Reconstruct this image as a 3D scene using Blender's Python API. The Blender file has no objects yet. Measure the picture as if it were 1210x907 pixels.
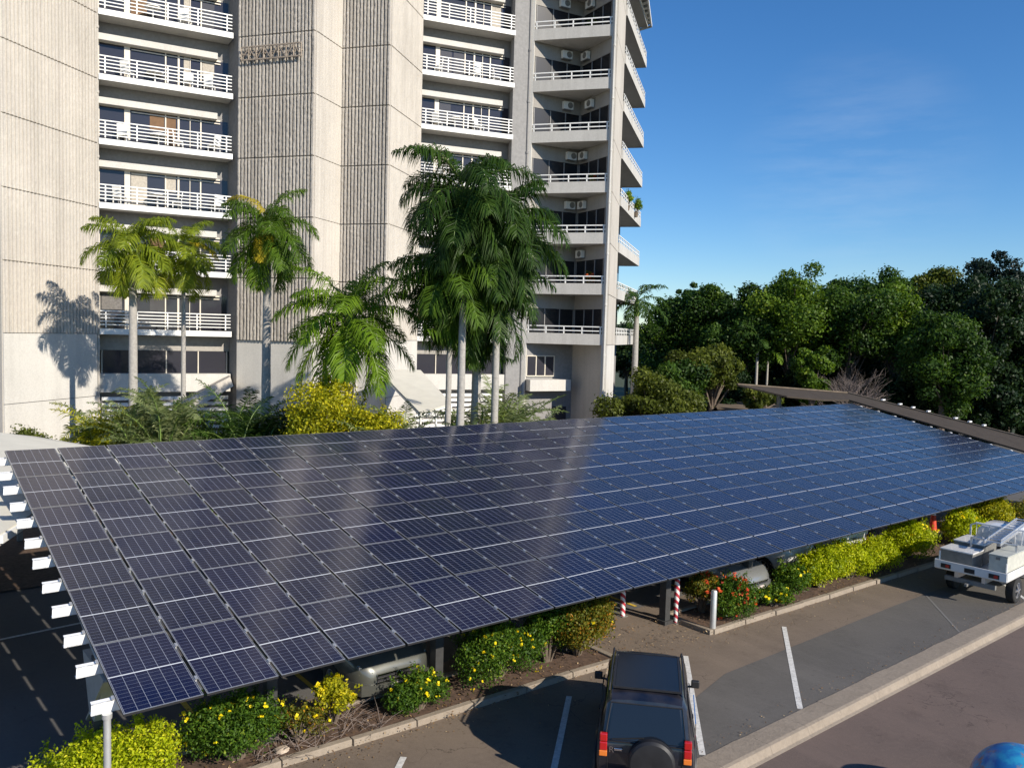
import bpy, math, random
import numpy as np
from mathutils import Vector, Matrix, Euler
PI = math.pi
rnd = random.Random(7)
rng = np.random.default_rng(11)
scene = bpy.context.scene
COL = scene.collection

# ------------------------------------------------------------------ camera
F_PX, W_PX, H_PX = 963.35, 1210.0, 907.0
PITCH, ROLL, YAW, CAMZ = 0.0616734, 0.0271464, -0.6782432, 7.1
def cam_axes():
    cy, sy = math.cos(YAW), math.sin(YAW)
    f = Vector((-sy*math.cos(PITCH), cy*math.cos(PITCH), -math.sin(PITCH)))
    r = Vector((cy, sy, 0)); u = r.cross(f)
    r2 = r*math.cos(ROLL)+u*math.sin(ROLL); u2 = -r*math.sin(ROLL)+u*math.cos(ROLL)
    return r2, u2, f
CR, CU, CF = cam_axes()
def ray(x, y): return CR*((x-W_PX/2)/F_PX) - CU*((y-H_PX/2)/F_PX) + CF
def at(x, y, depth): return ray(x, y)*depth + Vector((0, 0, CAMZ))        # photo point at a real distance
def atz(x, y, z): d = ray(x, y); return d*((z-CAMZ)/d.z) + Vector((0, 0, CAMZ))
cam = bpy.data.cameras.new('camera'); camo = bpy.data.objects.new('camera', cam); COL.objects.link(camo)
M = Matrix((CR, CU, -CF)).transposed().to_4x4(); M.translation = (0, 0, CAMZ); camo.matrix_world = M
cam.sensor_width = 36; cam.lens = F_PX/W_PX*36; cam.clip_end = 3000; cam.clip_start = .1
scene.camera = camo

# ------------------------------------------------------------------ tagging
def tag(o, label=None, cat=None, group=None, kind=None):
    if label: o['label'] = label
    if cat: o['category'] = cat
    if group: o['group'] = group
    if kind: o['kind'] = kind
    return o
def thing(name, label, cat, loc=(0, 0, 0), rz=0, group=None):
    o = bpy.data.objects.new(name, None); COL.objects.link(o); o.empty_display_size = .3
    o.location = loc; o.rotation_euler = (0, 0, rz)
    return tag(o, label, cat, group)
def kids(o): return [c for c in COL.objects if c.parent == o]
def copy_tree(o, parent=None):
    c = o.copy(); COL.objects.link(c); c.parent = parent
    for ch in kids(o): copy_tree(ch, c)
    return c
def world_off(p):
    v = Vector((0, 0, 0))
    while p is not None: v = v+Vector(p.location); p = p.parent
    return v

# ------------------------------------------------------------------ materials
def new_mat(name):
    m = bpy.data.materials.new(name); m.use_nodes = True
    return m, m.node_tree, m.node_tree.nodes['Principled BSDF']
def nd(nt, t, **k):
    n = nt.nodes.new(t)
    for a, b in k.items():
        if a.startswith('i_'): n.inputs[a[2:].replace('_', ' ')].default_value = b
        else: setattr(n, a, b)
    return n
def math_(nt, op, a, b=None, c=None):
    n = nt.nodes.new('ShaderNodeMath'); n.operation = op
    for i, v in enumerate((a, b, c)):
        if v is None: continue
        if isinstance(v, (int, float)): n.inputs[i].default_value = v
        else: nt.links.new(v, n.inputs[i])
    return n.outputs[0]
def mixc(nt, f, a, b, mode='MIX'):
    n = nt.nodes.new('ShaderNodeMix'); n.data_type = 'RGBA'; n.blend_type = mode
    for s, v in ((n.inputs[0], f), (n.inputs[6], a), (n.inputs[7], b)):
        if isinstance(v, (int, float)): s.default_value = v
        elif isinstance(v, tuple): s.default_value = (*v[:3], 1)
        else: nt.links.new(v, s)
    return n.outputs[2]
def noise(nt, scale=5, detail=4, vec=(1, 1, 1), rough=.6, coord='Object'):
    tc = nt.nodes.new('ShaderNodeTexCoord'); mp = nt.nodes.new('ShaderNodeMapping'); mp.inputs['Scale'].default_value = vec
    nt.links.new(tc.outputs[coord], mp.inputs[0])
    n = nt.nodes.new('ShaderNodeTexNoise'); n.inputs['Scale'].default_value = scale; n.inputs['Detail'].default_value = detail; n.inputs['Roughness'].default_value = rough
    nt.links.new(mp.outputs[0], n.inputs[0]); return n.outputs[0]
def ramp(nt, fac, a, b):
    n = nt.nodes.new('ShaderNodeMapRange'); n.inputs[1].default_value = a; n.inputs[2].default_value = b; n.clamp = True
    nt.links.new(fac, n.inputs[0]); return n.outputs[0]
def bump(nt, bs, h, strength=.3, dist=.02):
    b = nt.nodes.new('ShaderNodeBump'); b.inputs['Strength'].default_value = strength; b.inputs['Distance'].default_value = dist
    nt.links.new(h, b.inputs['Height']); nt.links.new(b.outputs[0], bs.inputs['Normal'])
def simple(name, c, rough=.6, metal=0, var=.12, scale=6, bmp=0, spec=.5):
    m, nt, bs = new_mat(name)
    n = noise(nt, scale, 5)
    f = ramp(nt, n, .3, .7)
    nt.links.new(mixc(nt, f, tuple(x*(1-var) for x in c), tuple(min(1, x*(1+var)) for x in c)), bs.inputs['Base Color'])
    bs.inputs['Roughness'].default_value = rough; bs.inputs['Metallic'].default_value = metal
    bs.inputs['Specular IOR Level'].default_value = spec
    if bmp: bump(nt, bs, n, bmp)
    return m
def concrete(name, c, dark=.62, streak=.5, bmp=.35, scale=1.0):
    m, nt, bs = new_mat(name)
    big = ramp(nt, noise(nt, .35*scale, 5), .3, .7)
    col = mixc(nt, big, tuple(x*.86 for x in c), tuple(x*1.08 for x in c))
    st = ramp(nt, noise(nt, 1.3*scale, 8, (1, 1, .045), .75), .46, .74)
    st = math_(nt, 'MULTIPLY', st, streak)
    col = mixc(nt, st, col, (c[0]*dark*.55, c[1]*dark*.52, c[2]*dark*.5))
    fine = noise(nt, 14, 8, rough=.75)
    col = mixc(nt, .35, col, mixc(nt, ramp(nt, fine, .3, .7), tuple(x*.55 for x in c), tuple(x*1.25 for x in c)))
    nt.links.new(col, bs.inputs['Base Color']); bs.inputs['Roughness'].default_value = .9
    bs.inputs['Specular IOR Level'].default_value = .25
    bump(nt, bs, fine, bmp, .03)
    return m
def leafmat(name, c1, c2, c3=None, rough=.5, trans=.35):
    m, nt, bs = new_mat(name)
    at_ = nt.nodes.new('ShaderNodeAttribute'); at_.attribute_name = 'tint'
    cr = nt.nodes.new('ShaderNodeValToRGB'); e = cr.color_ramp.elements
    e[0].position = 0; e[0].color = (*c1, 1); e[1].position = .75 if c3 else 1; e[1].color = (*c2, 1)
    if c3: x = e.new(1.0); x.color = (*c3, 1)
    nt.links.new(at_.outputs['Fac'], cr.inputs[0])
    nt.links.new(cr.outputs[0], bs.inputs['Base Color']); bs.inputs['Roughness'].default_value = rough
    bs.inputs['Specular IOR Level'].default_value = .22
    tr = nt.nodes.new('ShaderNodeBsdfTranslucent'); nt.links.new(mixc(nt, 1.0, cr.outputs[0], (1.25, 1.3, .45), 'MULTIPLY'), tr.inputs[0])
    mx = nt.nodes.new('ShaderNodeMixShader'); mx.inputs[0].default_value = trans
    out = nt.nodes['Material Output']
    nt.links.new(bs.outputs[0], mx.inputs[1]); nt.links.new(tr.outputs[0], mx.inputs[2]); nt.links.new(mx.outputs[0], out.inputs[0])
    return m
def asphalt(name, c, c2=None, stain=.4, patch=.25):
    m, nt, bs = new_mat(name)
    c2 = c2 or tuple(x*.8 for x in c)
    big = ramp(nt, noise(nt, .28, 6, rough=.65), .35, .68)
    col = mixc(nt, big, c, c2)
    s2 = math_(nt, 'MULTIPLY', ramp(nt, noise(nt, 1.1, 7, rough=.7), .55, .7), stain)
    col = mixc(nt, s2, col, tuple(x*.42 for x in c))
    s3 = math_(nt, 'MULTIPLY', ramp(nt, noise(nt, 3.2, 5, rough=.8), .62, .70), stain*.8)
    col = mixc(nt, s3, col, tuple(x*.35 for x in c))
    s4 = math_(nt, 'MULTIPLY', ramp(nt, noise(nt, .8, 6, (1, .18, 1), .7), .52, .7), .35)
    col = mixc(nt, s4, col, tuple(x*1.5 for x in c))
    s5 = math_(nt, 'MULTIPLY', ramp(nt, noise(nt, 7, 2, rough=.4), .70, .73), stain)
    col = mixc(nt, s5, col, tuple(x*.45 for x in c))
    fine = noise(nt, 60, 6, rough=.9); mid = noise(nt, 9, 8, rough=.8)
    col = mixc(nt, math_(nt, 'MULTIPLY', ramp(nt, fine, .35, .75), .55), col, tuple(min(1, x*1.9) for x in c))
    col = mixc(nt, math_(nt, 'MULTIPLY', ramp(nt, mid, .5, .72), .35), col, tuple(x*1.6 for x in c))
    # cracks
    tc = nt.nodes.new('ShaderNodeTexCoord'); v = nt.nodes.new('ShaderNodeTexVoronoi'); v.feature = 'DISTANCE_TO_EDGE'; v.inputs['Scale'].default_value = .45
    wn = nt.nodes.new('ShaderNodeTexNoise'); wn.inputs['Scale'].default_value = 2.2; wn.inputs['Detail'].default_value = 6
    nt.links.new(tc.outputs['Object'], wn.inputs[0])
    add = nt.nodes.new('ShaderNodeVectorMath'); add.operation = 'MULTIPLY_ADD'; add.inputs[1].default_value = (.9, .9, .9)
    nt.links.new(wn.outputs['Color'], add.inputs[0]); nt.links.new(tc.outputs['Object'], add.inputs[2]); nt.links.new(add.outputs[0], v.inputs[0])
    ck = math_(nt, 'MULTIPLY', math_(nt, 'LESS_THAN', v.outputs['Distance'], .0035), ramp(nt, noise(nt, .5, 3), .5, .58))
    col = mixc(nt, math_(nt, 'MULTIPLY', ck, patch), col, tuple(x*.35 for x in c))
    nt.links.new(col, bs.inputs['Base Color']); bs.inputs['Roughness'].default_value = .88; bs.inputs['Specular IOR Level'].default_value = .3
    bump(nt, bs, fine, .35, .01)
    return m
def glassy(name, c, rough=.05, metal=0, coat=0):
    m, nt, bs = new_mat(name)
    bs.inputs['Base Color'].default_value = (*c, 1); bs.inputs['Roughness'].default_value = rough; bs.inputs['Metallic'].default_value = metal
    bs.inputs['Coat Weight'].default_value = coat
    return m

MT = dict(
 conc=concrete('concrete wall', (.52, .485, .43), streak=.42),
 conc_rib=concrete('ribbed concrete', (.56, .52, .46), streak=.5, bmp=.4),
 conc_rib2=concrete('stained ribbed concrete', (.53, .49, .435), streak=.9, bmp=.5, dark=.4),
 conc_smooth=concrete('painted concrete', (.62, .60, .555), streak=.3, bmp=.15),
 conc_slab=concrete('balcony concrete', (.53, .515, .48), streak=.4, bmp=.2),
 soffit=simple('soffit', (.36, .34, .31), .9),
 greywall=simple('grey render', (.26, .255, .25), .9, bmp=.1),
 white=simple('white paint', (.80, .80, .77), .5, var=.05),
 cream=simple('cream paint', (.74, .69, .58), .6, var=.08),
 frame=simple('window frame', (.66, .60, .50), .45, var=.05),
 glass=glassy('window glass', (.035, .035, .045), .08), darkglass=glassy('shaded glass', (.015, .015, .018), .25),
 glass2=glassy('curtained glass', (.075, .072, .075), .12),
 brown=simple('brown curtain', (.16, .09, .045), .8),
 blackglass=glassy('car glass', (.006, .007, .01), .03),
 steel=simple('galvanised steel', (.62, .63, .62), .42, .6, .08),
 purlin=simple('white coated steel', (.82, .83, .83), .35, 0, .04),
 dsteel=simple('grey steel', (.22, .22, .21), .55, .3, .15),
 alu=simple('aluminium', (.72, .73, .74), .35, .8, .05),
 black=simple('black plastic', (.018, .018, .02), .5, var=.2),
 rubber=simple('tyre rubber', (.02, .02, .02), .85, var=.2),
 soil=simple('garden soil', (.10, .062, .042), 1, 0, .45, 9, .8),
 kerb=concrete('kerb concrete', (.31, .26, .205), streak=.35, bmp=.5, scale=3),
 line=simple('road paint', (.62, .61, .58), .8, var=.22, scale=14),
 yline=simple('yellow paint', (.62, .42, .05), .8, var=.2, scale=14),
 bark=simple('bark', (.13, .10, .075), .95, 0, .35, 8, .6),
 palmbark=simple('palm trunk', (.36, .34, .31), .9, 0, .18, 10, .4),
 shaft=simple('crownshaft', (.16, .24, .05), .5, 0, .2, 5),
 twig=simple('dry twigs', (.20, .16, .14), .95, 0, .3, 8),
 red=simple('red plastic', (.62, .07, .03), .5), orange=simple('orange stripe', (.75, .24, .04), .5),
 brownroof=concrete('weathered roof', (.065, .052, .040), streak=.7, bmp=.3, scale=2),
 lightroof=simple('pale roof sheet', (.60, .58, .50), .7, 0, .06, 2),
 tan=simple('tan metal edge', (.15, .115, .08), .8, 0, .3, 3),
 skirt=simple('dark skirt', (.03, .03, .03), .8),
)
def stripes_mat():
    m, nt, bs = new_mat('red and white hazard stripes')
    tc = nt.nodes.new('ShaderNodeTexCoord'); sp = nt.nodes.new('ShaderNodeSeparateXYZ'); nt.links.new(tc.outputs['Object'], sp.inputs[0])
    s = math_(nt, 'ADD', math_(nt, 'MULTIPLY', sp.outputs[2], 5.5), math_(nt, 'MULTIPLY', sp.outputs[0], 6.0))
    f = math_(nt, 'GREATER_THAN', math_(nt, 'FRACT', s), .5)
    nt.links.new(mixc(nt, f, (.8, .78, .75), (.45, .03, .05)), bs.inputs['Base Color']); bs.inputs['Roughness'].default_value = .5
    return m
MT['hazard'] = stripes_mat()
def cell_mat():
    m, nt, bs = new_mat('solar cells')
    uv = nt.nodes.new('ShaderNodeUVMap'); uv.uv_map = 'UVMap'
    sp = nt.nodes.new('ShaderNodeSeparateXYZ'); nt.links.new(uv.outputs[0], sp.inputs[0])
    U, V = sp.outputs[0], sp.outputs[1]
    def line(src, n, w):
        f = math_(nt, 'FRACT', math_(nt, 'MULTIPLY', src, n))
        d = math_(nt, 'ABSOLUTE', math_(nt, 'SUBTRACT', f, .5))
        return math_(nt, 'GREATER_THAN', d, .5-w)
    lu = line(U, 6, .020); lv = line(V, 20, .026)
    mid = math_(nt, 'LESS_THAN', math_(nt, 'ABSOLUTE', math_(nt, 'SUBTRACT', V, .5)), .0068)
    bb = line(U, 30, .022)
    oi = nt.nodes.new('ShaderNodeObjectInfo')
    base = mixc(nt, oi.outputs['Random'], (.0040, .0065, .034), (.0065, .009, .026))
    cellr = nt.nodes.new('ShaderNodeTexWhiteNoise'); cellr.noise_dimensions = '3D'
    fl = nt.nodes.new('ShaderNodeVectorMath'); fl.operation = 'FLOOR'
    ml = nt.nodes.new('ShaderNodeVectorMath'); ml.operation = 'MULTIPLY'; ml.inputs[1].default_value = (6, 20, 1)
    nt.links.new(uv.outputs[0], ml.inputs[0]); nt.links.new(ml.outputs[0], fl.inputs[0]); nt.links.new(fl.outputs[0], cellr.inputs[0])
    base = mixc(nt, math_(nt, 'MULTIPLY', cellr.outputs[0], .35), base, (.009, .015, .050))
    c = mixc(nt, math_(nt, 'MULTIPLY', bb, .10), base, (.3, .32, .36))
    c = mixc(nt, math_(nt, 'MULTIPLY', lv, .42), c, (.34, .38, .46))
    c = mixc(nt, math_(nt, 'MULTIPLY', lu, .55), c, (.46, .49, .55))
    c = mixc(nt, mid, c, (.62, .64, .66))
    dust = ramp(nt, noise(nt, 2.2, 6, rough=.7), .4, .8)
    c = mixc(nt, math_(nt, 'MULTIPLY', dust, .03), c, (.35, .32, .28))
    nt.links.new(c, bs.inputs['Base Color'])
    bs.inputs['Roughness'].default_value = .16; bs.inputs['IOR'].default_value = 1.36
    nt.links.new(math_(nt, 'ADD', math_(nt, 'MULTIPLY', dust, .12), .10), bs.inputs['Roughness'])
    return m
MT['cells'] = cell_mat()

# ------------------------------------------------------------------ mesh builder
class MB:
    def __init__(s): s.v = []; s.f = []; s.m = []
    def add(s, vs, fs, mi=0):
        b = len(s.v); s.v += [tuple(x) for x in vs]; s.f += [tuple(i+b for i in f) for f in fs]; s.m += [mi]*len(fs); return s
    def box(s, c, size, rz=0, mi=0, ry=0, rx=0):
        R = Euler((rx, ry, rz)).to_matrix(); c = Vector(c); hx, hy, hz = (a/2 for a in size)
        vs = [c+R@Vector((x*hx, y*hy, z*hz)) for x in (-1, 1) for y in (-1, 1) for z in (-1, 1)]
        return s.add(vs, [(0, 1, 3, 2), (4, 6, 7, 5), (0, 4, 5, 1), (2, 3, 7, 6), (0, 2, 6, 4), (1, 5, 7, 3)], mi)
    def bar(s, a, b, w, h, mi=0, up=(0, 0, 1)):
        a = Vector(a); b = Vector(b); d = (b-a).normalized(); up = Vector(up)
        if abs(d.dot(up)) > .98: up = Vector((1, 0, 0))
        x = d.cross(up).normalized(); u = x.cross(d)
        vs = [p+x*(sx*w/2)+u*(sz*h/2) for p in (a, b) for sx, sz in ((-1, -1), (1, -1), (1, 1), (-1, 1))]
        return s.add(vs, [(0, 1, 2, 3), (7, 6, 5, 4), (0, 4, 5, 1), (1, 5, 6, 2), (2, 6, 7, 3), (3, 7, 4, 0)], mi)
    def prism(s, poly, z0, z1, mi=0):
        n = len(poly); A = sum(poly[i][0]*poly[(i+1) % n][1]-poly[(i+1) % n][0]*poly[i][1] for i in range(n))
        if A < 0: poly = poly[::-1]
        vs = [(p[0], p[1], z0) for p in poly]+[(p[0], p[1], z1) for p in poly]
        fs = [tuple(range(n))[::-1], tuple(range(n, 2*n))]+[(i, (i+1) % n, n+(i+1) % n, n+i) for i in range(n)]
        return s.add(vs, fs, mi)
    def tube(s, pts, rad, n=8, mi=0, cap=True):
        pts = [Vector(p) for p in pts]; L = len(pts)
        if isinstance(rad, (int, float)): rad = [rad]*L
        vs = []; prev = None
        for i, p in enumerate(pts):
            d = (pts[min(i+1, L-1)]-pts[max(i-1, 0)]).normalized()
            ref = prev if prev is not None else (Vector((0, 0, 1)) if abs(d.z) < .9 else Vector((1, 0, 0)))
            x = (ref-d*ref.dot(d)).normalized(); prev = x; y = d.cross(x)
            vs += [p+(x*math.cos(2*PI*k/n)+y*math.sin(2*PI*k/n))*rad[i] for k in range(n)]
        fs = [(i*n+k, i*n+(k+1) % n, (i+1)*n+(k+1) % n, (i+1)*n+k) for i in range(L-1) for k in range(n)]
        if cap: fs += [tuple(range(n))[::-1], tuple((L-1)*n+k for k in range(n))]
        return s.add(vs, fs, mi)
    def lathe(s, c, axis, prof, n=24, mi=0):       # prof: (along axis, radius)
        c = Vector(c); d = Vector(axis).normalized(); x = d.orthogonal().normalized(); y = d.cross(x)
        vs = [c+d*a+(x*math.cos(2*PI*k/n)+y*math.sin(2*PI*k/n))*r for a, r in prof for k in range(n)]
        L = len(prof)
        fs = [(i*n+k, i*n+(k+1) % n, (i+1)*n+(k+1) % n, (i+1)*n+k) for i in range(L-1) for k in range(n)]
        if prof[0][1] > .001: fs.append(tuple(range(n))[::-1])
        if prof[-1][1] > .001: fs.append(tuple((L-1)*n+k for k in range(n)))
        return s.add(vs, fs, mi)
    def loft(s, rings, mi=0, cap=True):
        n = len(rings[0]); vs = [p for r in rings for p in r]
        fs = [(i*n+k, i*n+(k+1) % n, (i+1)*n+(k+1) % n, (i+1)*n+k) for i in range(len(rings)-1) for k in range(n)]
        if cap: fs += [tuple(range(n))[::-1], tuple((len(rings)-1)*n+k for k in range(n))]
        return s.add(vs, fs, mi)
    def build(s, name, mats, parent=None, world=False, smooth=False, bevel=0, subsurf=0):
        me = bpy.data.meshes.new(name)
        v = s.v
        if world and parent is not None:
            o = world_off(parent); v = [(a-o.x, b-o.y, c-o.z) for a, b, c in v]
        me.from_pydata(v, [], s.f); me.update()
        for m in (mats if isinstance(mats, (list, tuple)) else [mats]): me.materials.append(MT[m] if isinstance(m, str) else m)
        me.polygons.foreach_set('material_index', s.m)
        ob = bpy.data.objects.new(name, me); COL.objects.link(ob); ob.parent = parent
        if smooth:
            me.polygons.foreach_set('use_smooth', [True]*len(me.polygons)); sharp(me)
        if bevel:
            b = ob.modifiers.new('bevel', 'BEVEL'); b.width = bevel; b.segments = 2; b.limit_method = 'ANGLE'; b.angle_limit = .6; b.harden_normals = False
        if subsurf:
            b = ob.modifiers.new('sub', 'SUBSURF'); b.levels = subsurf; b.render_levels = subsurf
        return ob
def sharp(me, ang=.6):
    import bmesh
    b = bmesh.new(); b.from_mesh(me)
    bmesh.ops.recalc_face_normals(b, faces=b.faces)
    for e in b.edges:
        if len(e.link_faces) == 2: e.smooth = e.calc_face_angle(0) < ang
    b.to_mesh(me); b.free()
def recalc(ob):
    import bmesh
    b = bmesh.new(); b.from_mesh(ob.data); bmesh.ops.recalc_face_normals(b, faces=b.faces); b.to_mesh(ob.data); b.free()

# ------------------------------------------------------------------ foliage meshes (numpy)
def np_mesh(name, V, Fq, tint, mat, parent=None, world=False, tri=None):
    V = np.asarray(V, dtype=np.float32).reshape(-1, 3)
    if world and parent is not None: V = V-np.array(world_off(parent), dtype=np.float32)
    Fq = np.asarray(Fq, dtype=np.int32)
    me = bpy.data.meshes.new(name); n = len(Fq); k = Fq.shape[1]
    me.vertices.add(len(V)); me.vertices.foreach_set('co', V.ravel())
    me.loops.add(n*k); me.loops.foreach_set('vertex_index', Fq.ravel())
    me.polygons.add(n); me.polygons.foreach_set('loop_start', np.arange(n, dtype=np.int32)*k)
    me.update(calc_edges=True)
    a = me.attributes.new('tint', 'FLOAT', 'POINT'); a.data.foreach_set('value', np.asarray(tint, dtype=np.float32))
    me.materials.append(mat); me.validate()
    ob = bpy.data.objects.new(name, me); COL.objects.link(ob); ob.parent = parent
    return ob
def unit(a): return a/np.maximum(np.linalg.norm(a, axis=-1, keepdims=True), 1e-9)
def leaf_quads(C, N, size, aspect=.5, jit=.7, fold=.15, r=rng):
    n = len(C); N = unit(N+r.normal(0, jit, (n, 3)))
    T = unit(np.cross(N, r.normal(0, 1, (n, 3)))); B = np.cross(N, T)
    L = (size*r.uniform(.65, 1.35, n))[:, None]
    V = np.stack([C-T*L*.5, C+B*L*aspect*.5+N*L*fold, C+T*L*.5, C-B*L*aspect*.5+N*L*fold], 1)
    return V.reshape(-1, 3), np.arange(4*n).reshape(-1, 4)
def clump_points(centers, radii, n, r=rng, shell=.55, up=.25, flat=.8):
    k = r.choice(len(centers), n, p=radii**2/np.sum(radii**2))
    D = unit(r.normal(0, 1, (n, 3))+np.array([0, 0, up])); rr = radii[k]*(shell+(1-shell)*r.random(n)**.6)*(1+.17*r.normal(0, 1, n))
    P = centers[k]+D*rr[:, None]*np.array([1, 1, flat]); return P, D, k
def leaf_tree(name, label, cat, base, h, rx, rz, crown_z, mat, nleaf=9000, leaf=.32, nclump=26, seed=0, group=None, trunk_r=.22, crad=.42, ry=None, flat=.8, lean=0, barkm='bark', shell=.55, aspect=.55):
    r = np.random.default_rng(seed); ry = ry or rx
    t = thing(name, label, cat, base, 0, group)
    D = unit(r.normal(0, 1, (nclump, 3))); D[:, 2] = D[:, 2]*1.0+.05; lob = .95+.14*np.sin(3*np.arctan2(D[:, 1], D[:, 0])+seed)+.08*np.sin(5*D[:, 2]+seed*2)
    C = D*np.array([rx, ry, rz])*(r.uniform(.35, .88, (nclump, 1)))*lob[:, None]+np.array([0, 0, crown_z])
    R = crad*min(rx, rz)*r.uniform(.45, 1.3, nclump)
    P, N, k = clump_points(C, R, nleaf, r, shell=shell, flat=flat)
    V, Fq = leaf_quads(P, N, leaf, aspect=aspect, r=r)
    ti = np.clip(r.normal(.42, .22, nleaf)+(r.random(nclump)[k]-.5)*.5, 0, 1)
    np_mesh('crown', V, Fq, np.repeat(ti, 4), mat, t)
    mb = MB(); top = crown_z+rz*.15
    pts = [Vector((lean*top*f*f+math.sin(f*5+seed)*.12*(f > 0), math.cos(f*4+seed)*.1*(f > 0), -.1+top*f)) for f in (0, .12, .3, .5, .75, 1)]
    mb.tube(pts, [trunk_r*1.35, trunk_r, trunk_r*.85, trunk_r*.7, trunk_r*.45, trunk_r*.2], 8)
    for i in range(0, nclump):
        c = Vector(C[i]); f = rnd.uniform(.35, .85); st = pts[0].lerp(pts[-1], f)
        st = Vector((pts[-1].x*f*f, 0, pts[-1].z*f)); mid = st.lerp(c, .5)+Vector((0, 0, .15*rz*rnd.uniform(-.5, .6)))
        mb.tube([st, mid, c], [trunk_r*.32, trunk_r*.2, trunk_r*.07], 5, cap=False)
    mb.build('trunk', barkm, t, smooth=True)
    return t
def frond_arrays(acc, base, az, el0, L, droop, n=40, ll=.7, lw=.05, hang=.35, start=.16, tint=.5, r=rng, vee=.25, plumose=.25, stem=None):
    base = np.array(base, float); h = np.array([math.cos(az), math.sin(az), 0.]); side = np.array([-math.sin(az), math.cos(az), 0.])
    N = 24; ts = np.linspace(0, 1, N); el = el0-droop*ts**1.35
    step = L/(N-1); P = [base]
    for i in range(1, N): P.append(P[-1]+(h*math.cos(el[i])+np.array([0, 0, 1.])*math.sin(el[i]))*step)
    P = np.array(P)
    q = np.linspace(start, .995, n); pos = np.stack([np.interp(q, ts, P[:, j]) for j in range(3)], 1); ee = np.interp(q, ts, el)
    T = h[None]*np.cos(ee)[:, None]+np.array([0, 0, 1.])[None]*np.sin(ee)[:, None]
    Nn = -h[None]*np.sin(ee)[:, None]+np.array([0, 0, 1.])[None]*np.cos(ee)[:, None]
    for sgn in (-1, 1):
        m = n; ln = ll*np.sin(np.pi*np.clip(q*.86+.12, 0, 1))**.7*r.uniform(.85, 1.12, m)
        d = side[None]*sgn*1.0+T*r.uniform(.35, .75, m)[:, None]+Nn*(vee+plumose*r.normal(0, 1, m))[:, None]
        d = unit(d); w = unit(np.cross(d, Nn+.3*r.normal(0, 1, (m, 3))))*lw/2
        mid = pos+d*(ln*.5)[:, None]+np.array([0, 0, -1.])*(hang*.22*ln)[:, None]
        tip = pos+d*(ln*.85)[:, None]+np.array([0, 0, -1.])*(hang*ln)[:, None]
        vs = np.stack([pos-w*.5, pos+w*.5, mid+w, mid-w, tip], 1)
        b = acc['n']; acc['v'].append(vs.reshape(-1, 3))
        i0 = b+np.arange(m)*5
        acc['q'].append(np.stack([i0, i0+1, i0+2, i0+3], 1)); acc['q'].append(np.stack([i0+3, i0+2, i0+4, i0+4], 1))
        acc['t'].append(np.repeat(np.clip(tint+r.normal(0, .13, m), 0, 1), 5)); acc['n'] += 5*m
    if stem is not None:
        stem.tube([Vector(p) for p in P[::4]]+[Vector(P[-1])], list(np.linspace(.035, .006, len(P[::4])+1)*(L/3)), 5, cap=False)
def acc_new(): return dict(v=[], q=[], t=[], n=0)
def acc_mesh(name, acc, mat, parent):
    q = np.concatenate(acc['q']); V = np.concatenate(acc['v']); t = np.concatenate(acc['t'])
    # split quads/tris
    me = bpy.data.meshes.new(name); tri = q[:, 2] == q[:, 3]; isT = q[:, 3] == q[:, 2]
    deg = np.array([len(set(x)) for x in q[:4]]) if False else None
    tr = q[np.all(q[:, 2:3] == q[:, 3:4], axis=1)][:, :3]; qu = q[~np.all(q[:, 2:3] == q[:, 3:4], axis=1)]
    loops = np.concatenate([qu.ravel(), tr.ravel()]).astype(np.int32)
    starts = np.concatenate([np.arange(len(qu))*4, len(qu)*4+np.arange(len(tr))*3]).astype(np.int32)
    me.vertices.add(len(V)); me.vertices.foreach_set('co', V.astype(np.float32).ravel())
    me.loops.add(len(loops)); me.loops.foreach_set('vertex_index', loops)
    me.polygons.add(len(starts)); me.polygons.foreach_set('loop_start', starts); me.update(calc_edges=True)
    a = me.attributes.new('tint', 'FLOAT', 'POINT'); a.data.foreach_set('value', t.astype(np.float32))
    me.materials.append(mat); me.validate(); ob = bpy.data.objects.new(name, me); COL.objects.link(ob); ob.parent = parent
    return ob
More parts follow.
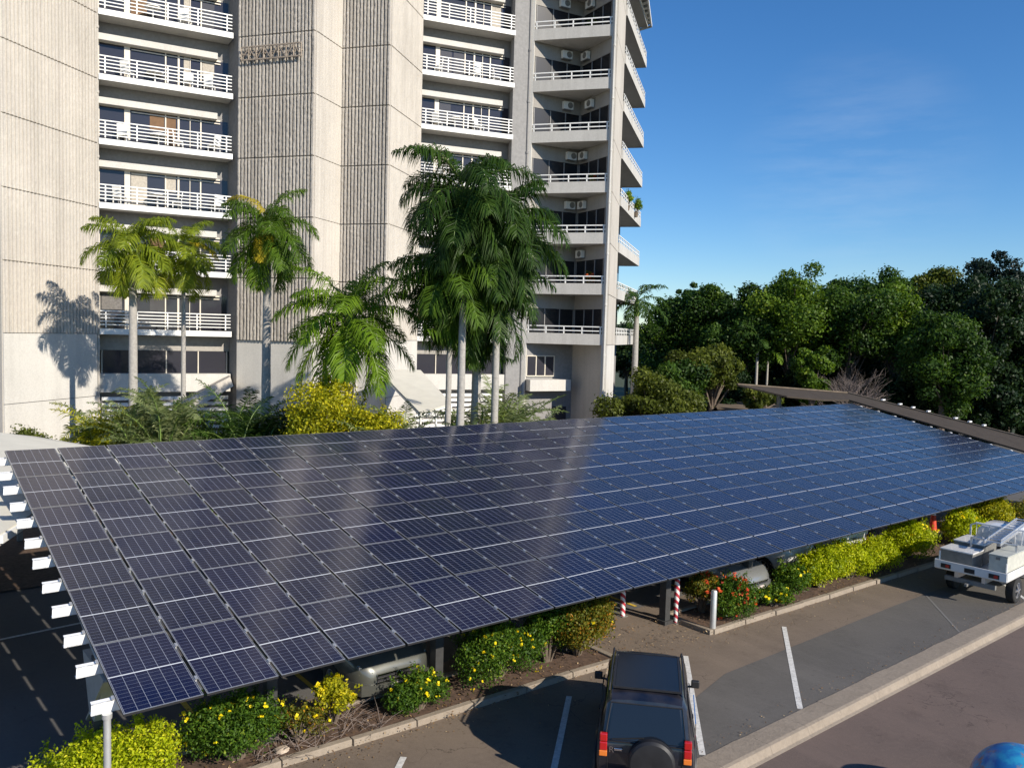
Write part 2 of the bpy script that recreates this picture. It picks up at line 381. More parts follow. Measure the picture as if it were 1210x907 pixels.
LM = dict(
 palm=leafmat('palm leaf', (.055, .12, .010), (.19, .31, .018), (.42, .48, .04)), palmm=leafmat('mid palm leaf', (.035, .08, .010), (.12, .21, .016), (.32, .38, .04)),
 palmy=leafmat('yellowing palm leaf', (.10, .16, .014), (.30, .35, .025), (.55, .50, .06)),
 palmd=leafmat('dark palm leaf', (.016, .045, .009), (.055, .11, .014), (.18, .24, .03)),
 yellow=leafmat('yellow frond', (.36, .28, .02), (.55, .45, .03)),
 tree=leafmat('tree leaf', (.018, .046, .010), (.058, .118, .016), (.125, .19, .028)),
 treelite=leafmat('light tree leaf', (.04, .085, .010), (.125, .21, .018), (.24, .31, .035)),
 treeshade=leafmat('shade darkened tree leaf', (.009, .024, .010), (.026, .055, .016), (.06, .095, .022), trans=.25),  # leaf colour darkened, standing in for shade over the tree line
 olive=leafmat('olive tree leaf', (.045, .06, .010), (.12, .15, .022), (.19, .21, .035)),
 blue=leafmat('shade toned blue green leaf', (.008, .018, .016), (.02, .04, .028), (.04, .07, .04), trans=.15),  # dark bluish leaves, the shade at far right put into their colour
 hedge=leafmat('golden hedge leaf', (.19, .26, .006), (.50, .56, .012), (.78, .74, .04)),
 shrub=leafmat('shrub leaf', (.03, .075, .010), (.10, .19, .018), (.24, .32, .03)),
 rust=leafmat('orange tipped leaf', (.05, .09, .012), (.20, .18, .02), (.50, .22, .025)),
 silver=leafmat('grey green palm leaf', (.11, .15, .055), (.25, .29, .13), (.44, .46, .26)),
 croton=leafmat('golden croton leaf', (.14, .18, .01), (.50, .46, .015), (.75, .64, .03)),
 flower=leafmat('yellow flower', (.80, .62, .01), (.95, .80, .02), trans=.2),
 redflower=leafmat('red flower', (.55, .05, .03), (.75, .16, .04), trans=.2),
 litter=leafmat('leaf litter', (.10, .05, .025), (.30, .19, .09), (.55, .42, .25), trans=.05),
)
# ================================================================== SETTING
def sheet(name, poly, z, mat, kind='structure'):
    mb = MB(); n = len(poly); A = sum(poly[i][0]*poly[(i+1) % n][1]-poly[(i+1) % n][0]*poly[i][1] for i in range(n))
    if A < 0: poly = poly[::-1]
    mb.add([(x, y, z) for x, y in poly], [tuple(range(n))]); o = mb.build(name, mat); return tag(o, kind=kind)
MT['grass'] = simple('grass ground', (.045, .06, .022), 1, 0, .35, 3, .5)
MT['asph_new'] = asphalt('grey asphalt', (.105, .098, .090), (.074, .070, .065), .45, .15)
MT['asph_old'] = asphalt('old brown asphalt', (.165, .130, .100), (.105, .084, .068), .6, .6)
MT['asph_road'] = asphalt('reddish road', (.128, .095, .080), (.088, .069, .061), .55, .5)
MT['asph_dark'] = asphalt('car park asphalt', (.11, .106, .102), (.085, .082, .08), .3, .35)
sheet('ground', [(-1500, -1500), (1500, -1500), (1500, 1500), (-1500, 1500)], -.16, 'grass')
sheet('car_park', [(-30, 7.85), (75, 7.85), (75, 33), (-30, 33)], 0, 'asph_dark')
sheet('asphalt_apron', [(-30, 8.33), (60, 8.33), (60, 14.2), (-30, 14.2)], .004, 'asph_old')
sheet('asphalt_strip', [(10.2, 8.33), (13, 8.34), (60, 8.3), (60, 10.15), (30, 10.25), (22, 10.33), (14.3, 10.25), (10.2, 9.2)], .008, 'asph_new')
sheet('road', [(-60, -8), (90, -8), (90, 7.78), (-60, 7.78)], -.12, 'asph_road')
# the concrete kerb between road and car park, cast in 1 m pieces, slightly uneven
mb = MB(); x = -20.0
while x < 60:
    w = rnd.uniform(1.15, 1.5); j = [rnd.uniform(-.015, .015) for _ in range(4)]
    prof = lambda jx: [(7.74, -.15), (7.74, -.115), (7.80, -.10), (7.86, .02), (7.92, .035), (8.34+jx, .022), (8.34+jx, -.05)]
    mb.loft([[(x+.002, y, z) for y, z in prof(j[0])], [(x+w*.3, y, z) for y, z in prof(j[1])], [(x+w*.7, y, z) for y, z in prof(j[2])], [(x+w-.002, y, z) for y, z in prof(j[3])]]); x += w
tag(mb.build('kerb', 'kerb'), kind='structure')
def ykerb(x): return 12.15-(x-5.3)*.030
def garden_bed(x0, x1, y1, name):
    sheet(name, [(x0, ykerb(x0)+.13), (x1, ykerb(x1)+.13), (x1, y1), (x0, y1)], .075, 'soil')
    mb = MB(); n = int((x1-x0)/1.2)
    for i in range(n):
        a = x0+(x1-x0)*i/n+.008; b = x0+(x1-x0)*(i+1)/n-.008; ja, jb = rnd.uniform(-.02, .02), rnd.uniform(-.02, .02)
        mb.loft([[(a, ykerb(a)+ja, -.01), (a, ykerb(a)+ja+.01, .115), (a, ykerb(a)+ja+.14, .12), (a, ykerb(a)+ja+.15, -.01)],
                 [(b, ykerb(b)+jb, -.01), (b, ykerb(b)+jb+.01, .115), (b, ykerb(b)+jb+.14, .12), (b, ykerb(b)+jb+.15, -.01)]])
    mb.box(((x0+x1)/2, y1+.07, .055), (x1-x0, .14, .13))
    for xx in (x0-.07, x1+.07): mb.box((xx, (ykerb(xx)+y1)/2+.08, .055), (.14, y1-ykerb(xx)+.12, .13))
    tag(mb.build('kerb', 'kerb', bevel=.012), kind='structure')
garden_bed(-6, 12.75, 13.35, 'garden_bed'); garden_bed(16.0, 37, 13.2, 'garden_bed')
sheet('garden_bed', [(-10, 24.5), (30, 24.5), (46, 33), (46, 60), (-10, 60)], .03, 'soil')
mb = MB()
def pline(a, b, w=.1, z=.013):
    a = Vector(a); b = Vector(b); d = (b-a).normalized(); n = Vector((-d.y, d.x))*w/2
    mb.add([(a.x+n.x, a.y+n.y, z), (a.x-n.x, a.y-n.y, z), (b.x-n.x, b.y-n.y, z), (b.x+n.x, b.y+n.y, z)], [(0, 1, 2, 3)])
for a, b in (((10.83, 11.38), (8.0, 8.83)), ((14.36, 11.36), (11.15, 8.38)), ((17.88, 11.14), (14.11, 8.36)), ((7.0, 11.3), (4.1, 8.5)), ((3.5, 11.3), (.5, 8.5))): pline(a, b, .11)
for k in range(4): pline((28.6+3.5*k, 11.1), (25.6+3.5*k, 8.4), .1)
pline((1.9, 20.8), (5.5, 21.1), .1)
recalc_o = tag(mb.build('painted_bay_lines', 'line'), kind='structure')
mb = MB()
pline((23.58, 10.26), (21.23, 8.38), .05)
faint = simple('worn paint', (.17, .165, .155), .9); tag(mb.build('painted_bay_lines', faint), kind='structure')
mb = MB()
for k in range(1, 17): pline((2.43+2.25*k, 14.3), (2.43+2.25*k, 19.4), .1)
tag(mb.build('painted_bay_lines', 'yline'), kind='structure')

# ================================================================== SKY AND SUN
SUN_AZ, SUN_EL = math.radians(-80), math.radians(28)
w = bpy.data.worlds.new('World'); scene.world = w; w.use_nodes = True; nt = w.node_tree
sky = nt.nodes.new('ShaderNodeTexSky'); sky.sky_type = 'NISHITA'; sky.sun_disc = False
sky.sun_elevation = SUN_EL; sky.sun_rotation = math.radians(90)-SUN_AZ
sky.altitude = 0; sky.air_density = 1.0; sky.dust_density = .0; sky.ozone_density = 6.0
hs = nt.nodes.new('ShaderNodeHueSaturation'); hs.inputs['Saturation'].default_value = 1.16; hs.inputs['Hue'].default_value = .503; nt.links.new(sky.outputs[0], hs.inputs['Color']); tcw = nt.nodes.new('ShaderNodeTexCoord'); mpw = nt.nodes.new('ShaderNodeMapping'); mpw.inputs['Scale'].default_value = (3, 3, 16)
mpw.inputs['Rotation'].default_value = (.12, .1, 0)
nzw = nt.nodes.new('ShaderNodeTexNoise'); nzw.inputs['Scale'].default_value = 2.2; nzw.inputs['Detail'].default_value = 9; nzw.inputs['Roughness'].default_value = .62
nt.links.new(tcw.outputs['Generated'], mpw.inputs[0]); nt.links.new(mpw.outputs[0], nzw.inputs[0])
dtw = nt.nodes.new('ShaderNodeVectorMath'); dtw.operation = 'DOT_PRODUCT'; cdir = ray(1010, 205).normalized(); dtw.inputs[1].default_value = cdir; nt.links.new(tcw.outputs['Generated'], dtw.inputs[0])
cf = math_(nt, 'MULTIPLY', math_(nt, 'MULTIPLY', ramp(nt, nzw.outputs[0], .42, .72), ramp(nt, dtw.outputs['Value'], .990, .9995)), .11)
nt.links.new(mixc(nt, cf, hs.outputs[0], (5.5, 6.0, 6.6)), nt.nodes['Background'].inputs[0]); nt.nodes['Background'].inputs[1].default_value = .115
sl = bpy.data.lights.new('sun', 'SUN'); sl.energy = 5.0; sl.angle = math.radians(.5); sl.color = (1, .91, .78)
so = bpy.data.objects.new('sun', sl); COL.objects.link(so)
sd = Vector((math.cos(SUN_AZ)*math.cos(SUN_EL), math.sin(SUN_AZ)*math.cos(SUN_EL), math.sin(SUN_EL)))
so.rotation_euler = sd.to_track_quat('Z', 'Y').to_euler()
scene.view_settings.view_transform = 'Standard'; scene.view_settings.look = 'None'; scene.view_settings.exposure = .33; scene.view_settings.gamma = 1
scene.render.engine = 'CYCLES'

# ================================================================== TOWER
def V2(x, y): return Vector((x, y))
A = V2(4.75, 39.72); B = V2(9.0, 43.07); C_ = V2(15.32, 41.68); D_ = V2(17.78, 38.05); E_ = V2(19.97, 39.51); F_ = V2(21.53, 37.28); G_ = V2(25.07, 39.97)
R1a = V2(9.34, 44.15); R1b = V2(15.28, 43.0); R2a = V2(25.45, 41.1); R2b = V2(30.98, 39.45)
I_ = V2(30.62, 38.72); L_ = V2(31.72, 38.48); X_ = V2(35.4, 37.85); P_ = V2(34.8, 34.35); Q_ = V2(38.63, 37.44)
Q1 = V2(37.95, 38.4); Q2 = V2(46.7, 45.0); KB = V2(34.9, 61.2); KA = V2(-3.5, 51)
ZK = lambda k: 6.56+3*k
ZTOP = ZK(8.35)
tower = thing('apartment_tower', 'tall pale concrete apartment tower with ribbed walls and stacked white balconies', 'building', (20, 46, 0))
core = MB().prism([A, B, R1a, R1b, C_, D_, E_, F_, G_, R2a, R2b, I_, L_, X_, P_, Q_, Q1, Q2, KB, KA], 0, ZTOP)
core.build('wall', 'greywall', tower, world=True)
def outn(a, b): d = (b-a).normalized(); return V2(d.y, -d.x)      # outward for our left-to-right facets
def ribbed(a, b, z0, z1, pitch, depth, rough, mat, seed=0, joints=(), step=.14, flat=False, base=.035):
    """a vertical panel with real ribs, joints grooved at every storey"""
    r = np.random.default_rng(seed); d = (b-a); Lm = d.length; d = d/Lm; n = outn(a, b); nr = max(1, round(Lm/pitch)); p = Lm/nr
    prof = []
    for i in range(nr):
        s0 = i*p
        prof += [(s0+.0*p, 0), (s0+.40*p, 0), (s0+.46*p, 1), (s0+.94*p, 1)]
    prof.append((Lm, 0)); prof = np.array(prof)
    zs = list(np.arange(z0, z1, step)); zz = []
    for z in zs:
        if not any(abs(z-j) < .09 for j in joints): zz.append((z, 1))
    for j in joints:
        if z0 < j < z1: zz += [(j-.03, 1), (j-.022, 0), (j+.022, 0), (j+.03, 1)]
    zz.append((z1, 1)); zz.sort(); m = len(prof); vs = []
    for z, on in zz:
        jit = r.normal(0, rough, m)*(prof[:, 1] > 0); js = r.normal(0, rough*.5, m)*(prof[:, 1] > 0)
        off = base+prof[:, 1]*depth+jit if on else np.full(m, -.01)+base*.3
        if flat and on: off = base+prof[:, 1]*depth
        for k in range(m):
            s = min(max(prof[k, 0]+js[k], 0), Lm); q = a+d*s+n*float(off[k]); vs.append((q.x, q.y, z))
    fs = [(i*m+k, i*m+k+1, (i+1)*m+k+1, (i+1)*m+k) for i in range(len(zz)-1) for k in range(m-1)]
    mb = MB(); mb.add(vs, fs)
    # side returns
    for s, o_ in ((a, 1), (b, -1)):
        q = s+n*base; mb.add([(s.x, s.y, z0), (q.x, q.y, z0), (q.x, q.y, z1), (s.x, s.y, z1)], [(0, 1, 2, 3)])
    return mb.build('ribbed_wall', mat, tower, world=True)
J = [ZK(k) for k in range(0, 9)]
ribbed(A, B, ZK(0)+.01, ZTOP, .20, .06, .004, 'conc_rib', 1, J[1:])
ribbed(C_, D_, ZK(0)-.15, ZTOP, .20, .13, .006, 'conc_rib2', 2, J[1:], .11)
ribbed(D_, E_, ZK(0)-.15, ZTOP, .30, .015, .003, 'conc_rib', 3, J[1:], .3)
ribbed(E_, F_, ZK(0)-.15, ZTOP, .20, .13, .006, 'conc_rib2', 4, J[1:], .11)
ribbed(F_, G_, ZK(0)+.01, ZTOP, .17, .018, .004, 'conc_rib', 5, J[1:], .3)
def wallpanel(a, b, z0, z1, mat, off=.05, name='smooth_wall', th=None):
    n = outn(a, b); q = [a+n*off, b+n*off, b-n*.02, a-n*.02] if th is None else [a+n*off, b+n*off, b+n*(off-th), a+n*(off-th)]
    return MB().prism(q, z0, z1).build(name, mat, tower, world=True)
for a, b in ((A, B), (F_, G_)):
    for z0, z1 in ((0, 3.55), (3.58, ZK(0)-.02)): wallpanel(a, b, z0, z1, 'conc_smooth', .055)
for a, b in ((C_, D_), (D_, E_), (E_, F_)): wallpanel(a, b, 0, ZK(0)-.17, 'conc_smooth', .04)
wallpanel(KA+(A-KA)*.0, A, 0, ZTOP, 'conc', .04)
# left end recess strip beyond the first facet: a run of slabs and dark glass
# pillar on the right block
for z0, z1 in [(0, 3.5), (3.53, ZK(0)-.02)]+[(ZK(k)+.02, ZK(k+1)-.02) for k in range(8)]:
    wallpanel(P_, Q_, z0, z1, 'conc_smooth' if z1 < ZK(0) else 'conc', .05)
def post_between(a, b, z0, z1, w, mat, name): return MB().prism([a, b, b+V2(.15, .25), a+V2(.15, .25)], z0, z1).build(name, mat, tower, world=True)
# end faces of pillar and pier towards the camera
pd = (P_-L_).normalized()
n3 = V2(pd.y, -pd.x)   # outward, towards camera
def boxp(a, b, n, t0, t1, z0, z1, mat, name, parent=None, bevel=0):
    q = [a+n*t1, b+n*t1, b+n*t0, a+n*t0]; return MB().prism(q, z0, z1).build(name, mat, parent or tower, world=True, bevel=bevel)
boxp(P_-pd*.28, P_-pd*.01, n3, -.25, .04, 0, ZTOP, 'conc_smooth', 'pillar')
boxp(L_+pd*.02, L_+pd*.24, n3, -.3, .03, 0, ZTOP, 'conc_smooth', 'pillar')
boxp(I_, L_-pd*.02, outn(I_, L_), -.25, .1, 0, ZTOP, 'greywall', 'pillar')
def pipe(p, z0, z1, r, mat, name='downpipe'):
    mb = MB(); mb.tube([(p.x, p.y, z0), (p.x, p.y, z1)], r, 10); z = z0+2.9
    while z < z1: mb.tube([(p.x, p.y, z), (p.x, p.y, z+.12)], r*1.5, 10); z += 3
    return mb.build(name, mat, tower, world=True, smooth=True)
pipe(P_+n3*.12-pd*.10, 0, ZTOP, .055, 'conc_smooth'); pipe(L_+outn(I_, L_)*.2-pd*.12, 0, ZTOP, .06, 'greywall'); pipe(L_+outn(I_, L_)*.22-pd*.35, 0, ZTOP, .05, 'dsteel')
pipe(B+V2(.10, .02), 0, ZTOP, .05, 'conc')
pm = E_+(F_-E_)*.42; pipe(pm+outn(E_, F_)*.17, 0, ZK(1.2), .035, 'conc_smooth')
# ---- front balconies (left and middle bays)
def rail_bars(mb, a, b, z0, z1, nbar, npost, n, w=.045):
    for i in range(nbar):
        z = z0+(z1-z0)*(i+1)/nbar-.02
        mb.bar((a.x, a.y, z), (b.x, b.y, z), .03 if i < nbar-1 else .06, w if i < nbar-1 else .05)
    for i in range(npost):
        q = a.lerp(b, (i+.18)/(npost-.64)); mb.box((q.x, q.y, (z0+z1)/2-.03), (.055, .055, z1-z0-.06), math.atan2((b-a).y, (b-a).x))
MT['curt'] = simple('grey curtain', (.16, .15, .14), .8, 0, .3, 12); MT['curt2'] = simple('pale blind', (.42, .38, .32), .8, 0, .2, 12)
def bay(F0, F1, Ra, Rb, seed, right_dark=True):
    r = random.Random(seed); d = (F1-F0).normalized(); n = V2(d.y, -d.x); Lm = (F1-F0).length
    bd = (Rb-Ra).normalized(); bn = V2(bd.y, -bd.x); BL = (Rb-Ra).length
    for k in range(0, 9):
        z = ZK(k)
        if k < 9:
            q = [F0+n*.0, F1, Rb-bn*-.0+bd*-.02, Ra+bd*.02]
            sl = MB().prism([F0+d*.01, F1-d*.01, Rb-bd*.03+bn*.01, Ra+bd*.03+bn*.01], z, z+.22).build('balcony', 'conc_slab', tower, world=True)
            MB().prism([F0+d*.01+n*.04, F1-d*.01+n*.04, F1-d*.01+n*.003, F0+d*.01+n*.003], z-.03, z+.25).build('fascia', 'white', sl, world=True, bevel=.01)
            rm = MB(); rail_bars(rm, F0+d*.04-n*.03, F1-d*.06-n*.03, z+.30, z+1.12, 5, 5, n); rm.build('railing', 'white', sl, world=True)
            # glass line
            top = z+3-.95
            fr = MB(); cuts = [0.02, .19*BL, .235*BL, .47*BL, .545*BL, .70*BL, .78*BL, .93*BL]
            def vb(s, w_, z0=z+.2, z1=top+.02, t=.07): 
                q0 = Ra+bd*(s-w_/2); q1 = Ra+bd*(s+w_/2); fr.prism([q0+bn*t, q1+bn*t, q1+bn*.012, q0+bn*.012], z0, z1)
            for s, w_ in ((.03, .06), (.212*BL, .26), (.5*BL, .06), (.60*BL, .09), (.69*BL, .03), (.775*BL, .06)): vb(s, w_)
            for s0, s1, zz, hh in ((.0, .93, top-.04, .08), (.24, .93, top-.17, .05)):
                q0 = Ra+bd*(s0*BL+.02); q1 = Ra+bd*(s1*BL); fr.prism([q0+bn*.09, q1+bn*.09, q1+bn*.075, q0+bn*.075], zz, zz+hh)
            wn = MB(); q0 = Ra+bd*.02; q1 = Rb-bd*.05; wn.prism([q0+bn*.02, q1+bn*.02, q1+bn*.005, q0+bn*.005], z+.225, top-.005)
            wo = wn.build('window', 'glass', tower, world=True)
            fr.build('frame', 'frame', wo, world=True)
            # a curtain or open door in some bays
            for (s0, s1), cm in zip(r.sample([(.64, .685), (.24, .36), (.785, .88), (.505, .58), (.38, .49), (.02, .17)], r.choice([1, 2, 2, 3])), [r.choice(['brown', 'glass2', 'curt', 'curt2']) for _ in range(3)]):
             q0 = Ra+bd*s0*BL; q1 = Ra+bd*s1*BL; MB().prism([q0+bn*.034, q1+bn*.034, q1+bn*.024, q0+bn*.024], z+r.choice([.25, .25, 1.2]), top-.05).build('curtain', cm, wo, world=True)
            # sunlit lintel box
            q0 = Ra+bd*.0; q1 = Ra+bd*.90*BL
            MB().prism([q0+bn*.42, q1+bn*.42, q1+bn*.01, q0+bn*.01], top-.0, top+.31).build('lintel', 'conc_smooth', tower, world=True, bevel=.015)
    # lower storey
    for a_, b_, off in ((F0-n*.9, F1-n*.9, 0),):
        dd = (b_-a_).normalized(); nn = V2(dd.y, -dd.x)
        g = MB().prism([a_+nn*.03, b_+nn*.03, b_, a_], 4.62, 5.75).build('window', 'glass', tower, world=True)
        fr = MB(); LL = (b_-a_).length
        for s in (0.02, .25, .5, .75, .98): q = a_+dd*LL*s; fr.box((q.x+nn.x*.05, q.y+nn.y*.05, 5.18), (.05, .06, 1.14), math.atan2(dd.y, dd.x))
        fr.build('frame', 'frame', g, world=True)
        MB().prism([a_+nn*.0, b_+nn*.0, b_-nn*.5, a_-nn*.5], 5.76, ZK(0)-.002).build('spandrel', 'soffit', tower, world=True)
        MB().prism([a_+nn*.55, b_+nn*.55, b_-nn*.5, a_-nn*.5], 3.7, 4.61).build('spandrel', 'conc_smooth', tower, world=True)
        lv = MB()
        for i in range(7): z = 1.5+i*.30; lv.prism([a_+nn*.5+dd*.1, b_+nn*.5-dd*.1, b_+nn*.38-dd*.1, a_+nn*.38+dd*.1], z, z+.16)
        lv.build('louvre', 'white', tower, world=True)
bay(V2(9.12, 43.02), V2(15.10, 41.86), R1a, R1b, 3)
bay(V2(25.12, 40.0), V2(30.50, 38.38), R2a, R2b, 5)
# ---- right block corner balconies
def ledge(mb, a, b, n, z0, z1, t=.12): mb.prism([a+n*.0, b+n*.0, b-n*t, a-n*t], z0, z1)
ac_proto = None
MT['recess'] = concrete('shade darkened concrete', (.36, .34, .31), streak=.4, bmp=.2)  # concrete colour darkened to stand in for shade inside the recess
def ac_unit(p, ang, z):
    global ac_proto
    if ac_proto is None:
        b = MB().box((0, 0, 0), (.68, .26, .46)).build('air_conditioner', 'white', tower, bevel=.02)
        f = MB().lathe((.10, -.135, 0), (0, -1, 0), [(0, .18), (.02, .18), (.02, .14), (.005, .13)], 20).build('fan', 'dsteel', b)
        MB().box((0, .02, -.26), (.6, .26, .04)).build('bracket', 'dsteel', b)
        ac_proto = b; o = b
    else: o = copy_tree(ac_proto, tower)
    w0 = world_off(tower); o.location = (p.x-w0.x, p.y-w0.y, z-w0.z); o.rotation_euler = (0, 0, ang); return o
La = L_+pd*.24; Pa = P_-pd*.28
lx = (X_-L_).normalized(); ln = V2(lx.y, -lx.x); px_ = (P_-X_).normalized(); pn = V2(px_.y, -px_.x)
BLx = (X_-L_).length; BPx = (P_-X_).length
for k in range(0, 9):
    z = ZK(k)
    if k <= 8:
        s = MB().prism([L_+pd*.03+lx*.02, P_-pd*.29, P_-pd*.02-px_*.3, X_-lx*.03-px_*-.03], z, z+.2).build('balcony', 'conc_slab', tower, world=True)
        MB().prism([La+n3*.035, Pa+n3*.035, Pa-n3*.08, La-n3*.08], z-.02, z+.64).build('parapet', 'conc_slab', s, world=True, bevel=.01)
        rm = MB(); a = La-n3*.02; b = Pa-n3*.02
        for zz in (.82, 1.07): rm.bar((a.x, a.y, z+zz), (b.x, b.y, z+zz), .05, .06)
        for i in range(5): q = a.lerp(b, (i+.1)/4.2); rm.box((q.x, q.y, z+.86), (.07, .05, .44), math.atan2(pd.y, pd.x))
        rm.build('railing', 'white', s, world=True)
    # interior beams and glazing, recess shade put into their darker colours
    for (a0, dr, nn, LL) in ((L_, lx, ln, BLx), (X_, px_, pn, BPx)):
        e0 = .28 if a0 is L_ else .05; e1 = .05 if a0 is L_ else .42
        if k < 8:
            q0 = a0+dr*e0; q1 = a0+dr*(LL-e1)
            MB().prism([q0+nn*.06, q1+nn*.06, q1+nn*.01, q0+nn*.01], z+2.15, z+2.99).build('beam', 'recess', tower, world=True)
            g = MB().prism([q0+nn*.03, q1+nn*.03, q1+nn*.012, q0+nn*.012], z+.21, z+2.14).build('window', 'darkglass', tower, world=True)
            fr = MB()
            for f in (.02, .36, .68, .98): q = q0.lerp(q1, f); fr.box((q.x+nn.x*.05, q.y+nn.y*.05, z+1.17), (.05, .05, 1.92), math.atan2(dr.y, dr.x))
            fr.build('frame', 'greywall', g, world=True)
            if (k, a0 is L_) in ((3, True), (4, True), (5, False), (6, True), (6, False), (3, False), (4, False), (2, False), (1, False), (5, True), (7, True), (7, False), (2, True)) :
                f = random.Random(k*7+(a0 is L_)).uniform(.55, .8) if a0 is L_ else random.Random(k*5+3).uniform(.18, .42)
                q = q0.lerp(q1, f)+nn*.24; ac_unit(q, math.atan2(dr.y, dr.x), z+2.55)
# ground storeys of the corner
q0 = L_+lx*.3; q1 = L_+lx*(BLx*.62)
g = MB().prism([q0+ln*.05, q1+ln*.05, q1+ln*.01, q0+ln*.01], 4.55, 5.75).build('window', 'glass', tower, world=True)
fr = MB()
for f in (.01, .34, .66, .99): q = q0.lerp(q1, f); fr.box((q.x+ln.x*.06, q.y+ln.y*.06, 5.15), (.06, .06, 1.22), math.atan2(lx.y, lx.x))
for zz in (4.53, 5.77): fr.bar((q0.x+ln.x*.06, q0.y+ln.y*.06, zz), (q1.x+ln.x*.06, q1.y+ln.y*.06, zz), .06, .06)
fr.build('frame', 'frame', g, world=True)
q1b = L_+lx*(BLx*.8)
MB().prism([L_+lx*.05+ln*1.0, q1b+ln*1.0, q1b+ln*.01, L_+lx*.28+ln*.01], 3.65, 4.35).build('ledge', 'conc_smooth', tower, world=True, bevel=.02)
MB().prism([X_+pn*.05, P_-px_*.35+pn*.05, P_-px_*.35+pn*.01, X_+pn*.01], 0, ZK(0)-.005).build('smooth_wall', 'conc', tower, world=True)
q0 = L_+lx*2.3; q1 = L_+lx*3.3
MB().prism([q0+ln*.05, q1+ln*.05, q1+ln*.01, q0+ln*.01], .03, 2.6).build('door', 'glass', tower, world=True)
# ---- balconies on the far right flank
u1 = (Q_-P_).normalized(); u2 = V2(u1.y, -u1.x)
O1 = Q_+u2*.75+u1*10.45; O0 = Q_+u2*.10+u1*.04
for k in range(0, 9):
    z = ZK(k)
    s = MB().prism([O0, O1, O1-u2*1.9, Q1+u1*.02+u2*.02, Q_+u1*.03], z, z+.2).build('balcony', 'conc_slab', tower, world=True)
    pp = MB(); pp.prism([O0+u2*.04, O1+u2*.04, O1-u2*.06, O0-u2*.06], z-.02, z+.62); pp.prism([O1+u1*.001-u2*.07, O1-u2*1.9, O1-u2*1.9-u1*.1, O1-u1*.1-u2*.07], z-.02, z+.62)
    pp.build('parapet', 'conc_slab', s, world=True)
    rm = MB(); a = O0; b = O1-u1*.04
    for zz in (.80, 1.07): rm.bar((a.x, a.y, z+zz), (b.x, b.y, z+zz), .05, .05); rm.bar((b.x, b.y, z+zz), (b.x-u2.x*1.8, b.y-u2.y*1.8, z+zz), .05, .05)
    for i in range(14): q = a.lerp(b, (i+.3)/13.5); rm.box((q.x, q.y, z+.86), (.05, .05, .46), math.atan2(u1.y, u1.x))
    rm.build('railing', 'white', s, world=True)
    if k < 8:
        g = MB().prism([Q1+u2*.03+u1*.2, Q2+u2*.03-u1*.3, Q2-u1*.3+u2*.01, Q1+u1*.2+u2*.01], z+.25, z+2.4).build('window', 'glass', tower, world=True)
# ---- roof slab and ribbed sunshade at the top right
hull = [A, B, C_, D_, E_, F_, G_, V2(30.5, 38.38), L_, P_, Q_, Q2, KB, KA]
rf = MB().prism(hull, ZTOP+.005, ZTOP+.5).build('roof', 'conc', tower, world=True)
e_in = at(755.8, 35.5, 63.2); e_out = at(769.8, 31.2, 62.6)
mb = MB(); back = Vector((u1.x, u1.y, 0))*-8.5
for q, h_ in ((e_in, .30), (e_out, .22)): mb.bar(q, q+back, .10, h_)
mb.bar(e_in, e_out, .10, .16)
for i in range(1, 10):
    a_ = e_in+back*(i/9.3); b_ = e_out+back*(i/9.3); mb.bar(a_, b_, .09, .14)
mb.build('sunshade', 'white', tower, world=True)
up_ = Vector((0, 0, .16)); q4 = [e_in+up_, e_out+up_, e_out+back+up_, e_in+back+up_]
mb = MB(); mb.add(q4+[q+Vector((0, 0, .06)) for q in q4], [(3, 2, 1, 0), (4, 5, 6, 7)]+[(i, (i+1) % 4, 4+(i+1) % 4, 4+i) for i in range(4)]); o = mb.build('canopy_sheet', 'dsteel', tower, world=True); recalc(o)
# the rusted sign frame fixed on the ribs
n_cd = outn(C_, D_); dcd = (D_-C_).normalized(); a = C_+dcd*.35+n_cd*.30; b = C_+dcd*3.75+n_cd*.30; z0 = ZK(4.75)
mb = MB()
zc = 20.35
for zz in (0, .62): mb.bar((a.x, a.y, zc+zz), (b.x, b.y, zc+zz), .06, .06)
for i in range(9):
    q = a.lerp(b, i/8); mb.bar((q.x, q.y, zc), (q.x, q.y, zc+.62), .05, .05); mb.bar((q.x, q.y, zc+.3), (q.x-n_cd.x*.3, q.y-n_cd.y*.3, zc+.3), .04, .04)
    if i < 8:
        q2 = a.lerp(b, (i+1)/8); mb.bar((q.x, q.y, zc+(i % 2)*.6), (q2.x, q2.y, zc+((i+1) % 2)*.6), .035, .035)
        mb.bar((q.x, q.y, zc+.31), (q2.x, q2.y, zc+.2+.2*(i % 3)), .03, .03)
mb.build('sign_frame', simple('rusty frame', (.30, .25, .20), .9, 0, .3, 9), tower, world=True)
